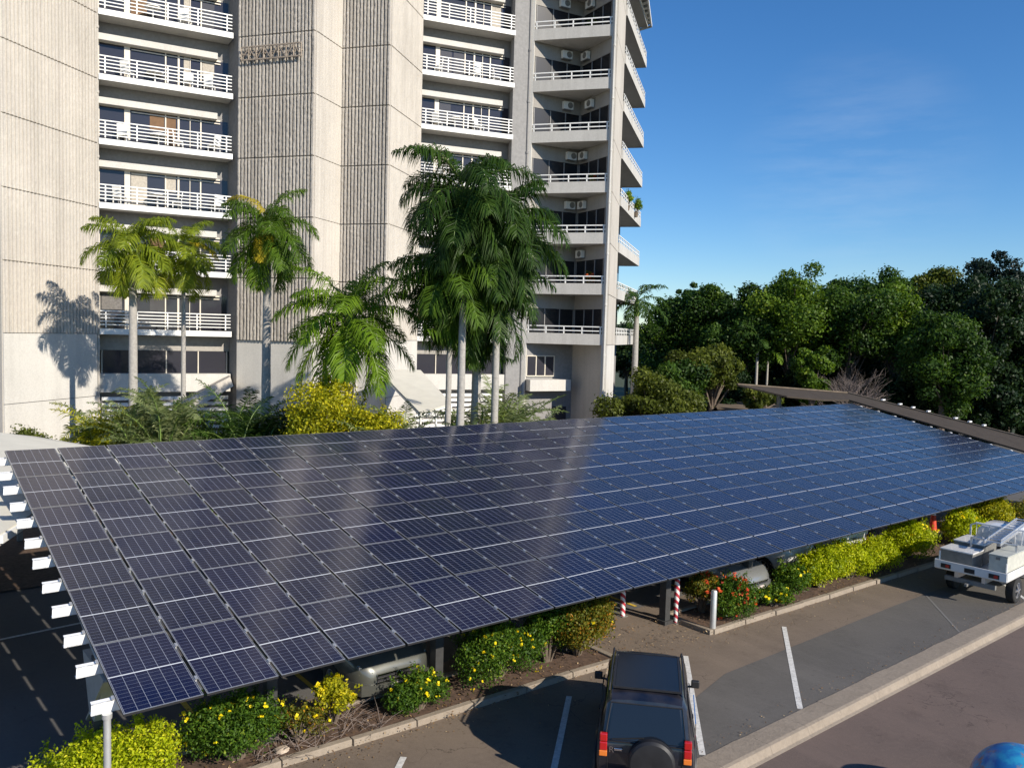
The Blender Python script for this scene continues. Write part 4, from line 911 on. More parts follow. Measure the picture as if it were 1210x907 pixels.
# ================================================================== TREES AT THE RIGHT
def tree_at(label, x, y, depth, rpx, hpx, mat, n, leaf, seed, **k):
    p = at(x, y, depth); rx = 1.22*rpx*depth/F_PX; rz = 1.15*hpx*depth/F_PX
    rz *= 1.15; cz = max(p.z+.15-.12*rz, rz*.62)
    return leaf_tree('leafy_tree', label, 'tree', (p.x, p.y, -.15), p.z, rx, rz, cz, LM[mat], n, leaf, seed=seed, group='trees beyond the carport', trunk_r=.2+.02*rx, **k)
TR = [
 ('rounded light green bush tree at the foot of the tower corner', 768, 478, 47, 50, 34, 'olive', 13000, .20, 24),
 ('dark green tree directly right of the lone slender palm', 800, 392, 74, 46, 42, 'tree', 12000, .30, 26),
 ('wispy small topped tree against the sky, left in the tree line', 816, 352, 80, 24, 14, 'tree', 3500, .30, 14),
 ('broad mid green tree with flat layered top, left of the tall light one', 868, 375, 72, 46, 34, 'tree', 14000, .30, 26),
 ('low spreading olive green tree in front of the dark gap', 843, 432, 60, 46, 24, 'olive', 13000, .24, 26),
 ('dark palm like undergrowth tree left of the low brown shed', 800, 452, 58, 36, 26, 'tree', 8000, .26, 22),
 ('tall bright light green tree, the most sunlit of the line', 935, 372, 68, 48, 50, 'treelite', 20000, .28, 34),
 ('small bright green leafy tree beside the bare dry one', 960, 438, 60, 20, 30, 'treelite', 6000, .26, 18),
 ('dark tree between the light green one and the tall centre tree', 985, 370, 80, 34, 46, 'tree', 10000, .32, 24),
 ('tall tree with olive tinted crown, centre of the line', 1035, 362, 74, 44, 46, 'tree', 15000, .30, 30),
 ('olive topped tree right of the tall centre tree', 1092, 350, 80, 44, 30, 'olive', 9000, .32, 24),
 ('full dark tree behind the sunlit one at right', 1122, 372, 72, 54, 48, 'treeshade', 15000, .32, 28),
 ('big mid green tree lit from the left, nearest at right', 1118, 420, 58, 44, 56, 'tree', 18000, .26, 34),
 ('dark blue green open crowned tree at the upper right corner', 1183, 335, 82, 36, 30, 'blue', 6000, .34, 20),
 ('very dark tree filling the right edge of the photo', 1196, 415, 62, 50, 66, 'treeshade', 15000, .30, 28),
 ('very dark low tree behind the right end of the brown roof', 1080, 465, 64, 60, 36, 'treeshade', 12000, .30, 26),
 ('dark low tree behind the bare dry one', 1010, 440, 70, 44, 42, 'treeshade', 10000, .32, 24),
 ('dark shaded tree inside the gap behind the thin palms', 905, 445, 76, 50, 42, 'treeshade', 10000, .34, 24),
 ('dark hedge like tree at the right edge behind the panels', 1180, 480, 60, 60, 34, 'treeshade', 10000, .30, 24),
 ('distant dark tree seen low behind the lone slender palm', 780, 440, 88, 40, 40, 'treeshade', 8000, .36, 22),
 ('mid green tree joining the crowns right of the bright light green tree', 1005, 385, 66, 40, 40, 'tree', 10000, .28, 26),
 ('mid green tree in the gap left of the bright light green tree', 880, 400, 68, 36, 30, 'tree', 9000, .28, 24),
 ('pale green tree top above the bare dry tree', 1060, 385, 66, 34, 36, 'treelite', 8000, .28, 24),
 ('shaded green tree between the lit one and the right edge', 1165, 385, 60, 34, 40, 'treeshade', 9000, .28, 24),
 ('dark tree glimpsed between the tower corner and the lone palm', 742, 415, 92, 24, 40, 'treeshade', 6000, .36, 18),
 ('back row dark tree above the far palm, leftmost', 800, 420, 96, 60, 50, 'treeshade', 7000, .42, 22),
 ('back row dark tree behind the flat layered tree', 870, 420, 98, 60, 56, 'treeshade', 7000, .42, 22),
 ('back row dark tree behind the bright light green tree', 950, 420, 98, 60, 62, 'treeshade', 7000, .42, 22),
 ('back row dark tree behind the tall centre tree', 1030, 415, 98, 60, 66, 'treeshade', 7000, .42, 22),
 ('back row dark tree behind the olive topped tree', 1110, 410, 98, 60, 70, 'treeshade', 7000, .42, 22),
 ('back row dark tree behind the blue green crown at right', 1190, 410, 98, 60, 74, 'treeshade', 7000, .42, 22),
 ('dark tree filling the ground gap left of the low brown shed', 845, 470, 66, 50, 30, 'treeshade', 7000, .30, 20),
 ('dark low tree behind the tip of the brown roof', 950, 462, 66, 50, 30, 'treeshade', 7000, .30, 20),
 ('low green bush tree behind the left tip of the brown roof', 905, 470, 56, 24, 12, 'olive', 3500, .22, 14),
]
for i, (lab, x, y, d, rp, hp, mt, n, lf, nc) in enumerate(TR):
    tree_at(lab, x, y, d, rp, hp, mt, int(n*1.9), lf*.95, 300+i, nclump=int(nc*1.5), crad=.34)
# bare tree
p = at(1000, 470, 57)
bt = thing('bare_tree', 'leafless grey brown tree with fine twigs before the dark trees', 'tree', (p.x, p.y, -.15), 0, 'trees beyond the carport')
mb = MB()
def branch(o, d, L, r, lv):
    e = o+d*L; m = o+d*L*.5+Vector((rnd.gauss(0, .06), rnd.gauss(0, .06), rnd.gauss(0, .04)))*L
    mb.tube([o, m, e], [r, r*.8, r*.6], 5 if lv < 3 else 3, cap=False)
    if lv < 5:
        for _ in range(3 if lv < 4 else 2):
            nd_ = (d+Vector((rnd.gauss(0, .45), rnd.gauss(0, .45), rnd.gauss(.08, .25)))).normalized(); branch(o.lerp(e, rnd.uniform(.55, 1)), nd_, L*rnd.uniform(.6, .85), r*.55, lv+1)
for k in range(5): branch(Vector((rnd.uniform(-.5, .5), rnd.uniform(-.5, .5), 0)), Vector((rnd.gauss(0, .3), rnd.gauss(0, .3), 1)).normalized(), 2.2, .09, 0)
mb.build('branches', 'twig', bt)
# ================================================================== VEHICLES
def paint(name, c, metal=0, rough=.35):
    m, nt, bs = new_mat(name); n = noise(nt, 3, 6); f = ramp(nt, n, .35, .75)
    nt.links.new(mixc(nt, math_(nt, 'MULTIPLY', f, .12), c, (.25, .21, .17)), bs.inputs['Base Color'])
    bs.inputs['Metallic'].default_value = metal; bs.inputs['Roughness'].default_value = rough; bs.inputs['Coat Weight'].default_value = .8; bs.inputs['Coat Roughness'].default_value = .06
    return m
MT.update(navy=paint('dark navy car paint', (.005, .007, .016)), silver=paint('silver car paint', (.27, .28, .28), .5), grey=paint('grey green car paint', (.085, .09, .08), .3), wpaint=paint('white car paint', (.78, .78, .76)),
 lens=glassy('clear lamp lens', (.62, .64, .66), .06, .85, 1), redlens=glassy('red lamp lens', (.45, .012, .012), .12, 0, 1), amber=glassy('amber lamp lens', (.75, .20, .03), .12, 0, 1), chrome=glassy('chrome', (.8, .8, .8), .12, 1),
 plate=simple('number plate', (.72, .62, .60), .5), rim=simple('alloy rim', (.45, .45, .46), .35, .7), bglass=glassy('tinted glass', (.010, .014, .022), .03))
def cring(x, zb, zl, zt, w, wt):
    h = [(w*.80, zb), (w*.97, zb+.10), (w, zb+(zl-zb)*.5), (w*.985, zl-.05), (w*.95, zl), (wt+(w*.95-wt)*.12, zl+(zt-zl)*.86), (wt*.90, zt-.01), (wt*.45, zt+.012)]
    return [(x, -y, z) for y, z in h]+[(x, y, z) for y, z in h[::-1]]
def wheel_parts(parent, x, y, r, side, w=.2):
    t = MB().lathe((x, y-side*w/2, r), (0, side, 0), [(0, r*.62), (0, r*.9), (.02, r*.98), (w*.5, r), (w-.02, r*.98), (w, r*.9), (w, r*.62), (w-.03, r*.6)], 28).build('tyre', 'rubber', None, smooth=True)
    wh = bpy.data.objects.new('wheel', t.data); bpy.data.objects.remove(t); COL.objects.link(wh); wh.parent = parent
    mb = MB(); mb.lathe((x, y+side*(w/2-.03), r), (0, side, 0), [(-.06, r*.60), (.02, r*.62), (.022, r*.56), (-.03, r*.52), (-.035, .0)], 24)
    for k in range(6): a = k*PI/3; mb.bar((x, y+side*(w/2-.0), r), (x+math.cos(a)*r*.56, y+side*(w/2-.02), r+math.sin(a)*r*.56), .05, .03)
    mb.lathe((x, y+side*(w/2-.02), r), (0, side, 0), [(0, .07), (.03, .06), (.03, 0)], 12)
    mb.build('rim', 'rim', wh); return wh
def quad(mb, pts, th=.012, mi=0):
    p = [Vector(q) for q in pts]; n = (p[1]-p[0]).cross(p[3]-p[0]).normalized()*th; q = [a-n for a in p]
    mb.add(p+q, [(0, 1, 2, 3), (7, 6, 5, 4)]+[(i, 4+i, 4+(i+1) % 4, (i+1) % 4) for i in range(4)], mi)
# ---- the black four wheel drive
jp = thing('four_wheel_drive', 'small glossy black four wheel drive with rear spare wheel, seen from behind', 'car', (9.12, 7.90, .01), math.radians(41.5))
st = [(0, .42, .90, .93, .68, .62), (.03, .36, .96, 1.0, .72, .64), (.20, .33, .98, 1.56, .74, .585), (.34, .32, .98, 1.62, .745, .60), (1.2, .32, .98, 1.66, .75, .605), (1.95, .32, .98, 1.64, .75, .60), (2.15, .32, .98, 1.57, .745, .585), (2.55, .32, .97, 1.03, .735, .66), (3.3, .34, .92, .97, .72, .63), (3.48, .38, .86, .90, .70, .60), (3.52, .45, .78, .80, .66, .56)]
MB().loft([cring(*s) for s in st]).build('body', 'navy', jp, smooth=True)
mb = MB(); quad(mb, [(.018, .56, 1.03), (.018, -.56, 1.03), (.185, -.49, 1.51), (.185, .49, 1.51)], -.014); rw = mb.build('rear_window', 'bglass', jp); recalc(rw)
mb = MB(); mb.bar((.0, .50, 1.035), (.012, .02, 1.09), .015, .015); mb.build('wiper', 'black', rw)
mb = MB(); mb.box((1.10, 0, 1.672), (1.35, .98, .012)); sr = mb.build('roof_panel', simple('black roof panel', (.005, .005, .006), .3, 0, .1), jp); mb = MB()
for s in (-1, 1): mb.box((1.10, s*.51, 1.672), (1.42, .03, .03)); mb.box((1.10+s*.70, 0, 1.672), (.03, 1.04, .028))
mb.build('seal', 'black', sr)
mb = MB()
for s in (-1, 1): mb.tube([(.36, s*.575, 1.62), (.45, s*.57, 1.70), (1.9, s*.57, 1.70), (1.98, s*.565, 1.62)], .016, 8)
mb.build('roof_rack', 'black', jp, smooth=True)
for s in (-1, 1):
    mb = MB(); quad(mb, [(.35, s*.722, 1.02), (1.05, s*.728, 1.02), (1.05, s*.632, 1.52), (.42, s*.628, 1.50)], .012*s); o = mb.build('side_window', 'bglass', jp); recalc(o)
    mb = MB(); quad(mb, [(1.15, s*.728, 1.02), (2.25, s*.722, 1.02), (1.98, s*.628, 1.51), (1.15, s*.632, 1.52)], .012*s); o = mb.build('side_window', 'bglass', jp); recalc(o)
    MB().box((-.012, s*.625, .93), (.07, .115, .13)).box((-.012, s*.625, 1.065), (.07, .115, .12)).build('tail_light', 'redlens', jp, bevel=.015)
    mb = MB(); mb.box((-.02, s*.625, .82), (.06, .12, .085)); mb.build('indicator_light', 'amber', jp, bevel=.01)
    mb = MB(); mb.box((2.18, s*.84, 1.08), (.08, .14, .13)); mb.box((2.2, s*.76, 1.02), (.04, .1, .04)); mb.build('mirror', 'black', jp, bevel=.02)
    mb = MB(); mb.box((1.2, s*.758, .62), (1.7, .02, .06)); mb.box((1.25, s*.758, .93), (.13, .02, .03)); mb.build('door_trim', 'black', jp)
    for x in (.62, 2.82):
        wheel_parts(jp, x, s*.66, .335, s)
        mb = MB(); mb.tube([(x+.43*math.cos(a), s*.755, .335+.43*math.sin(a)) for a in np.linspace(-.1, PI+.1, 12)], .035, 6); mb.build('wheel_arch', 'black', jp, smooth=True)
    MB().box((3.5, s*.5, .72), (.06, .2, .14)).build('headlight', 'lens', jp, bevel=.01)
mb = MB(); mb.box((-.05, 0, .46), (.16, 1.4, .18)); mb.box((3.56, 0, .45), (.14, 1.38, .18)); mb.build('bumper', 'black', jp, bevel=.03)
mb = MB(); mb.box((-.14, .50, .50), (.012, .34, .12)); mb.build('number_plate', 'plate', jp)
sw = MB().lathe((-.02, -.10, .80), (-1, 0, 0), [(0, .20), (.03, .31), (.07, .345), (.16, .345), (.20, .31), (.21, .22), (.195, .0)], 32).build('spare_wheel', 'black', jp, smooth=True)
mb = MB()
mb.box((-.016, 0, 1.005), (.012, 1.18, .012)); mb.box((-.006, -.555, .72), (.012, .010, .56)); mb.box((-.006, .555, .66), (.012, .010, .40)); mb.box((-.006, 0, .555), (.012, 1.2, .010))
mb.build('tailgate_seam', 'black', jp)
mb = MB(); mb.box((-.03, .40, .90), (.03, .12, .035)); mb.build('door_handle', 'chrome', jp, bevel=.006)
mb = MB(); mb.tube([(.02, .60, 1.03), (.185, .535, 1.52), (.185, -.535, 1.52), (.02, -.60, 1.03), (.02, .60, 1.03)], .012, 6, cap=False); mb.build('window_seal', 'black', jp)
mb = MB(); mb.tube([(.4, -.70, 1.66), (.1, -.73, 1.35), (.05, -.735, .7)], .008, 5); mb.build('gutter', 'chrome', jp)
cu = bpy.data.curves.new('badge', 'FONT'); cu.body = 'R'; cu.size = .13; cu.extrude = .004; cu.materials.append(MT['chrome'])
_t = bpy.data.objects.new('badge', cu); COL.objects.link(_t); bpy.context.view_layer.update(); _m = bpy.data.meshes.new_from_object(_t); bpy.data.objects.remove(_t); bo = bpy.data.objects.new('badge', _m); COL.objects.link(bo); bo.parent = jp; bo.location = (-.012, .545, .80); bo.rotation_euler = (PI/2, 0, -PI/2)
bo.location = (-.020, .54, .84)
# ---- generic parked car, nose at local +x end
def parked_car(label, pt, x, yfront, L=4.5, w=.90, roof=1.62, bon=1.0, rz=-PI/2, cat='car', name='parked_car', stripe=False):
    t = thing(name, label, cat, (x, yfront+L, .004), rz)
    st = [(0, .45, .95, 1.0, w*.86, w*.74), (.06, .36, 1.0, 1.06, w*.95, w*.8), (.30, .30, 1.0, roof-.12, w, w*.76), (.6, .28, 1.0, roof-.03, w, w*.78), (1.6, .28, .99, roof, w, w*.79), (2.4, .28, .98, roof-.05, w, w*.78),
          (3.2, .28, .95, bon+.05, w*.99, w*.86), (L-.75, .28, bon-.09, bon-.02, w*.97, w*.80), (L-.28, .28, bon-.20, bon-.12, w*.90, w*.72), (L-.10, .30, bon-.34, bon-.26, w*.78, w*.62), (L, .36, bon-.50, bon-.42, w*.62, w*.5)]
    MB().loft([cring(*s) for s in st]).build('body', pt, t, smooth=True)
    mb = MB(); quad(mb, [(2.48, w*.70, roof-.09), (2.48, -w*.70, roof-.09), (3.22, -w*.80, bon+.07), (3.22, w*.80, bon+.07)], -.016); o = mb.build('windscreen', 'bglass', t); recalc(o)
    for s in (-1, 1):
        mb = MB(); quad(mb, [(.55, s*w*.965, 1.04), (2.95, s*w*.955, 1.02), (2.35, s*w*.82, roof-.16), (.75, s*w*.83, roof-.16)], .015*s); o = mb.build('side_window', 'bglass', t); recalc(o)
        for xx in (.85, L-.95): wheel_parts(t, xx, s*(w-.11), .34, s, .22)
        mb = MB(); R_ = lambda xx, yy, zz: (xx, s*yy, zz)
        mb.loft([[R_(L-.62, w*.95, bon-.16), R_(L-.62, w*.94, bon-.30), R_(L-.60, w*.90, bon-.32), R_(L-.60, w*.90, bon-.12)], [R_(L-.17, w*.80, bon-.27), R_(L-.14, w*.80, bon-.42), R_(L-.18, w*.72, bon-.44), R_(L-.20, w*.72, bon-.24)], [R_(L-.03, w*.56, bon-.38), R_(L-.01, w*.56, bon-.47), R_(L-.08, w*.52, bon-.48), R_(L-.1, w*.52, bon-.35)]])
        o = mb.build('headlight', 'lens', t); recalc(o)
        mb = MB(); mb.box((2.7, s*(w+.09), 1.08), (.12, .18, .14)); mb.build('mirror', pt, t, bevel=.03)
        mb = MB(); mb.box((1.7, s*(w+.003), .75), (.012, .012, .5)); mb.box((1.95, s*(w+.01), .90), (.16, .03, .03)); mb.build('door_seam', 'black', t)
    g = MB(); g.box((L-.005, 0, bon-.50), (.06, w*.98, .13)); go = g.build('grille', 'black', t, bevel=.01)
    g = MB(); g.box((L+.02, 0, bon-.43), (.04, w*1.0, .03)); g.box((L+.02, 0, bon-.50), (.03, w*.95, .018)); g.box((L+.022, 0, bon-.57), (.04, w*1.0, .02)); g.lathe((L+.03, 0, bon-.48), (1, 0, 0), [(0, .055), (.015, .05), (.015, .03)], 16); g.build('chrome_trim', 'chrome', go)
    g = MB(); g.loft([[(L-.45, -w*.96, .30), (L-.45, w*.96, .30), (L-.45, w*.96, .52), (L-.45, -w*.96, .52)], [(L-.05, -w*.80, .28), (L-.05, w*.80, .28), (L-.05, w*.80, .50), (L-.05, -w*.80, .50)], [(L+.07, -w*.55, .30), (L+.07, w*.55, .30), (L+.07, w*.55, .48), (L+.07, -w*.55, .48)]])
    g.build('bumper', pt, t, smooth=True)
    g = MB(); g.box((L+.08, 0, .40), (.02, .36, .11)); g.build('number_plate', 'plate', t)
    return t
parked_car('grey four wheel drive nosed out from under the panels behind the low flowering shrub', 'grey', 7.95, 13.10, w=.93, bon=1.08, roof=1.72)
parked_car('silver car nosed out from under the panels behind the red flowering shrub', 'silver', 19.0, 12.7, w=.88, bon=.98)
parked_car('white car mostly hidden under the panels behind the long golden hedge', 'wpaint', 21.9, 12.95, w=.9, bon=1.25, roof=1.8)
parked_car('dark car deep in shade under the panels by the hazard striped posts', 'navy', 13.95, 15.6, w=.88)
# ---- white van with stripe
vn = thing('white_van', 'white van with an orange stripe parked under the panels behind the golden hedge', 'van', (24.4, 12.95, 0), 0)
mb = MB()
rg = lambda y, a: [(-.98+a, y, .35), (.98-a, y, .35), (1.0-a, y, 1.1), (.93-a, y, 1.95-a), (.80-a, y, 2.05-a), (-.80+a, y, 2.05-a), (-.93+a, y, 1.95-a), (-1.0+a, y, 1.1)]
mb.loft([rg(0, .06), rg(.06, 0), rg(4.2, 0), rg(4.6, .1)]); mb.build('body', 'wpaint', vn, smooth=True)
mb = MB(); mb.box((.0, -.006, .66), (1.86, .012, .06)); mb.build('stripe', 'orange', vn); mb = MB(); mb.box((0, -.006, .58), (1.86, .012, .04)); mb.build('trim', 'dsteel', vn)
mb = MB(); mb.box((-.55, -.006, .80), (.2, .012, .07)); mb.box((.1, -.01, .93), (.2, .02, .06)); mb.build('badge', 'greywall', vn)
mb = MB(); mb.box((0, -.03, .42), (1.9, .12, .18)); mb.build('bumper', 'black', vn, bevel=.02)
for s in (-1, 1):
    MB().box((s*.9, -.01, .8), (.1, .04, .35)).build('tail_light', 'redlens', vn)
    for y in (.9, 3.8):
        o = MB().lathe((s*.86-.1, y, .34), (1, 0, 0), [(0, .2), (0, .31), (.02, .34), (.18, .34), (.2, .31), (.2, .2)], 24).build('wheel', 'rubber', vn, smooth=True)
# ---- white work ute
ut = thing('work_ute', 'white flat tray work ute with toolboxes and a ladder, at the right edge', 'ute', (23.95, 9.28, .01), math.radians(2))
mb = MB(); mb.box((1.2, 0, .80), (2.4, 1.84, .08)); mb.box((1.2, .35, .68), (2.4, .09, .16)); mb.box((1.2, -.35, .68), (2.4, .09, .16)); mb.build('tray', 'alu', ut)
tg = MB().box((-.02, 0, .90), (.035, 1.86, .24)).build('tailgate', 'wpaint', ut, bevel=.008)
mb = MB()
for y in (-.62, 0, .62): mb.box((-.045, y, .88), (.02, .26, .12))
mb.build('lamp_panel', 'black', tg)
mb = MB()
for y in (-.62, .62): mb.box((-.058, y-.05, .88), (.012, .10, .08))
mb.build('tail_light', 'redlens', tg)
for s in (-1, 1): MB().box((1.2, s*.925, .90), (2.38, .03, .24)).build('side_board', 'wpaint', ut, bevel=.008)
mb = MB(); mb.box((.05, 0, .55), (.10, 1.3, .12)); mb.box((-.12, 0, .52), (.3, .07, .07)); mb.build('tow_bar', 'dsteel', ut)
mb = MB()
for s in (-1, 1): mb.tube([(2.32, s*.86, .84), (2.32, s*.86, 1.70), (2.32, s*.70, 1.78)], .03, 8); mb.tube([(.12, s*.86, .84), (.12, s*.86, 1.25)], .025, 8)
mb.tube([(2.32, -.72, 1.78), (2.32, .72, 1.78)], .03, 8); mb.tube([(2.32, -.86, 1.3), (2.32, .86, 1.3)], .02, 8)
for i in range(9): mb.tube([(2.32, -.7+.175*i, .84), (2.32, -.7+.175*i, 1.78)], .01, 6)
mb.build('headboard_rack', 'wpaint', ut, smooth=True)
st = [(2.42, .45, .98, 1.55, .84, .70), (2.5, .38, 1.0, 1.70, .88, .70), (2.9, .36, 1.0, 1.76, .89, .70), (3.5, .36, .99, 1.74, .89, .70), (3.7, .36, .98, 1.66, .89, .69), (4.25, .36, .98, 1.05, .88, .76), (4.95, .38, .92, .98, .86, .70), (5.15, .42, .82, .88, .80, .62), (5.2, .5, .7, .74, .76, .6)]
MB().loft([cring(*s) for s in st]).build('cab', 'wpaint', ut, smooth=True)
mb = MB(); quad(mb, [(2.43, .60, 1.10), (2.43, -.60, 1.10), (2.465, -.56, 1.52), (2.465, .56, 1.52)], -.016); o = mb.build('rear_window', 'bglass', ut); recalc(o)
mb = MB(); quad(mb, [(3.78, .62, 1.60), (3.78, -.62, 1.60), (4.24, -.70, 1.10), (4.24, .70, 1.10)], -.016); o = mb.build('windscreen', 'bglass', ut); recalc(o)
for s in (-1, 1):
    mb = MB(); quad(mb, [(2.75, s*.85, 1.04), (4.0, s*.845, 1.03), (3.62, s*.735, 1.60), (2.78, s*.74, 1.61)], .014*s); o = mb.build('side_window', 'bglass', ut); recalc(o)
    mb = MB(); mb.box((2.68, s*.893, .75), (.012, .01, .55)); mb.box((3.9, s*.893, .75), (.012, .01, .5)); mb.box((2.85, s*.90, .92), (.16, .025, .03)); mb.build('door', 'black', ut)
    mb = MB(); mb.box((3.85, s*1.0, 1.15), (.1, .2, .2)); mb.build('mirror', 'black', ut, bevel=.02)
    for xx in (1.05, 4.35): wheel_parts(ut, xx, s*.78, .36, s, .22)
    MB().box((1.05, s*.80, .76), (.95, .26, .03)).build('mudguard', 'black', ut)
def ut_world(p): return Matrix.Translation(ut.location)@Euler(ut.rotation_euler).to_matrix().to_4x4()@Vector(p)
def tbox(label, c, sz, bm_, lidm):
    p = ut_world((c[0], c[1], .84)); t = thing('toolbox', label, 'toolbox', p, ut.rotation_euler.z, 'toolboxes on the ute tray')
    MB().box((0, 0, sz[2]/2), sz).build('box_body', bm_, t, bevel=.01)
    l = MB().box((0, 0, sz[2]+.022), (sz[0]+.03, sz[1]+.03, .04)).build('lid', lidm, t, bevel=.01)
    MB().box((-sz[0]/2-.025, 0, sz[2]-.05), (.02, .1, .07)).build('latch', 'dsteel', t)
    return t
tbox('dark grey toolbox with white lid at the rear left corner of the ute tray', (.50, .42), (.75, .85, .46), 'dsteel', 'wpaint')
tbox('white lidded toolbox behind the cab on the left side of the ute tray', (1.55, .44), (1.0, .8, .56), 'dsteel', 'wpaint')
tbox('pale toolbox with brown end along the right side of the ute tray', (1.05, -.62), (1.7, .46, .55), simple('dusty box side', (.50, .50, .44), .6), simple('dull box lid', (.42, .43, .38), .5))
lp = ut_world((2.1, -.22, 1.72)); ld = thing('ladder', 'aluminium ladder lying along the racks above the white ute', 'ladder', lp, ut.rotation_euler.z+.06); ld.rotation_euler.y = -.06
mb = MB()
for s in (-1, 1): mb.box((0, s*.20, 0), (3.0, .03, .09)); mb.box((.1, s*.16, .06), (2.8, .025, .07))
mb.build('rails', 'alu', ld, bevel=.004); mb = MB()
for i in range(11): mb.tube([(-1.35+.27*i, -.2, 0), (-1.35+.27*i, .2, 0)], .017, 8); mb.tube([(-1.2+.27*i, -.16, .06), (-1.2+.27*i, .16, .06)], .015, 8)
mb.build('rungs', 'alu', ld)
mb = MB()
for s in (-.9, .7): mb.box((s, 0, -.07), (.05, .7, .05))
mb.build('cross_bar', 'dsteel', ld)
MB().box((1.0, -.22, 1.60), (.05, 1.2, .05)).box((1.0, .36, 1.2), (.05, .05, .80)).box((1.0, -.80, 1.2), (.05, .05, .80)).build('rack', 'alu', ut)

# ================================================================== SMALL THINGS
def striped(label, x, y, h):
    t = thing('striped_post', label, 'post', (x, y, 0), 0, 'hazard striped posts'); MB().tube([(0, 0, 0), (0, 0, h-.02), (0, 0, h)], [.065, .065, .05], 16).build('shaft', 'hazard', t, smooth=True)
    MB().box((0, 0, .01), (.2, .2, .02)).build('base_plate', 'dsteel', t); return t
striped('red and white striped post at the front corner of the driveway bed', 15.86, 12.9, 1.12)
striped('red and white striped post further back in the shade, left of the front one', 15.1, 14.0, 1.12)
p = atz(842, 743, .08); bo_ = thing('bollard', 'pale grey steel bollard on the corner of the planting bed', 'bollard', p)
MB().lathe((0, 0, -.05), (0, 0, 1), [(0, .075), (.98, .075), (1.01, .06), (1.02, 0)], 18).build('bollard_shaft', 'steel', bo_, smooth=True)
for x, y, lab, h in ((31.2, 14.0, 'left wide red traffic cone near the far end of the panels', .85), (32.2, 13.9, 'right narrow red traffic cone near the far end of the panels', 1.0)):
    t = thing('traffic_cone', lab, 'traffic cone', (x, y, .004), 0, 'traffic cones')
    MB().lathe((0, 0, .03), (0, 0, 1), [(0, .2 if h < .9 else .14), (h, .10 if h < .9 else .04), (h+.01, 0)], 18).build('cone', 'red', t, smooth=True)
    MB().box((0, 0, .02), (.42, .42, .04)).build('base', 'red', t)
    MB().lathe((0, 0, .03), (0, 0, 1), [(h*.55, .2-.1*.55+.005 if h < .9 else .087), (h*.75, .2-.1*.75+.005 if h < .9 else .067)], 18).build('band', 'white', t, smooth=True)
# blue painted dome at the lower right corner
def blue_mat():
    m, nt, bs = new_mat('blue paint with rust patches'); n = ramp(nt, noise(nt, 2.3, 5, rough=.7), .54, .60); n2 = ramp(nt, noise(nt, 5, 6), .45, .6)
    c = mixc(nt, n2, (.02, .16, .42), (.03, .30, .50)); nt.links.new(mixc(nt, n, c, (.30, .16, .14)), bs.inputs['Base Color']); bs.inputs['Roughness'].default_value = .3
    return m
MT['bluep'] = blue_mat()
p = atz(1203, 933, .50); t = thing('blue_ball', 'big round ball painted blue with reddish patches at the lower right corner', 'ball', (p.x, p.y, -.13))
MB().lathe((0, 0, .63), (0, 0, 1), [(-.66*math.cos(a), .66*math.sin(a)) for a in np.linspace(.001, PI-.001, 24)], 40).build('shell', 'bluep', t, smooth=True)
MB().lathe((0, 0, .0), (0, 0, 1), [(0, .3), (.06, .3), (.08, .2)], 24).build('foot', 'dsteel', t)
# rocks and litter in the bed
def rocks(label, c, n, s0, s1, spread, mat, seed):
    r = random.Random(seed)
    for i in range(n):
        x = c[0]+r.uniform(-1, 1)*spread[0]; y = c[1]+r.uniform(-1, 1)*spread[1]; s = r.uniform(s0, s1)
        mb = MB(); ks = [(-.7, .0), (-.55, .6), (-.1, .95), (.35, .8), (.65, .4), (.72, 0)]
        mb.lathe((0, 0, s*.35), (0, 0, 1), [(a*s*.6, b*s) for a, b in ks], 9); mb.v = [(a*(1+.25*math.sin(7*b/s+i)), b*(1+.2*math.cos(5*a/s+i)), c_) for a, b, c_ in mb.v]
        o = mb.build('rock', mat, None, smooth=False); o.location = (x, y, .07); o.rotation_euler = (0, 0, r.random()*6); yield o
MT['rock'] = simple('pale rock', (.46, .38, .30), .9, 0, .25, 12, .5)
RK = ['largest pale rock in the bare soil patch by the straggly shrub', 'pale rock beside the largest one in the bare soil']
for k, o in enumerate(list(rocks('', (5.3, 12.45), 2, .09, .13, (.3, .12), 'rock', 5))): tag(o, RK[k], 'rock', 'rocks in the bare soil')
mb = MB()
def litter(name, n, box, s, mat, z, seed):
    r = np.random.default_rng(seed); P = np.stack([r.uniform(box[0], box[1], n), r.uniform(box[2], box[3], n), np.full(n, z)+r.random(n)*.015], 1)
    V, Fq = leaf_quads(P, np.tile([0, 0, 1.], (n, 1)), s, jit=.35, r=r, fold=.05); o = np_mesh(name, V, Fq, np.repeat(r.random(n), 4), LM[mat]); return tag(o, 'scattered dry fallen leaves', 'leaf litter', kind='stuff')
o = litter('leaf_litter', 2600, (3.5, 34, 11.75, 13.3), .05, 'litter', .085, 1)
o2 = litter('leaf_litter', 900, (3, 30, 10.4, 12.1), .035, 'litter', .014, 2)
bpy.data.objects.remove(o2); o2 = litter('leaf_litter', 420, (8, 30, 8.36, 8.75), .035, 'litter', .02, 3)
r = np.random.default_rng(9); n = 900; X = r.uniform(3, 30, n); Y = 12.15-(X-5.3)*.03-np.abs(r.normal(0, .35, n))
V, Fq = leaf_quads(np.stack([X, Y, np.full(n, .018)], 1), np.tile([0, 0, 1.], (n, 1)), .035, jit=.3, r=r, fold=.05)
tag(np_mesh('leaf_litter', V, Fq, np.repeat(r.random(n), 4), LM['litter']), 'dry leaves along the garden kerb', 'leaf litter', kind='stuff')
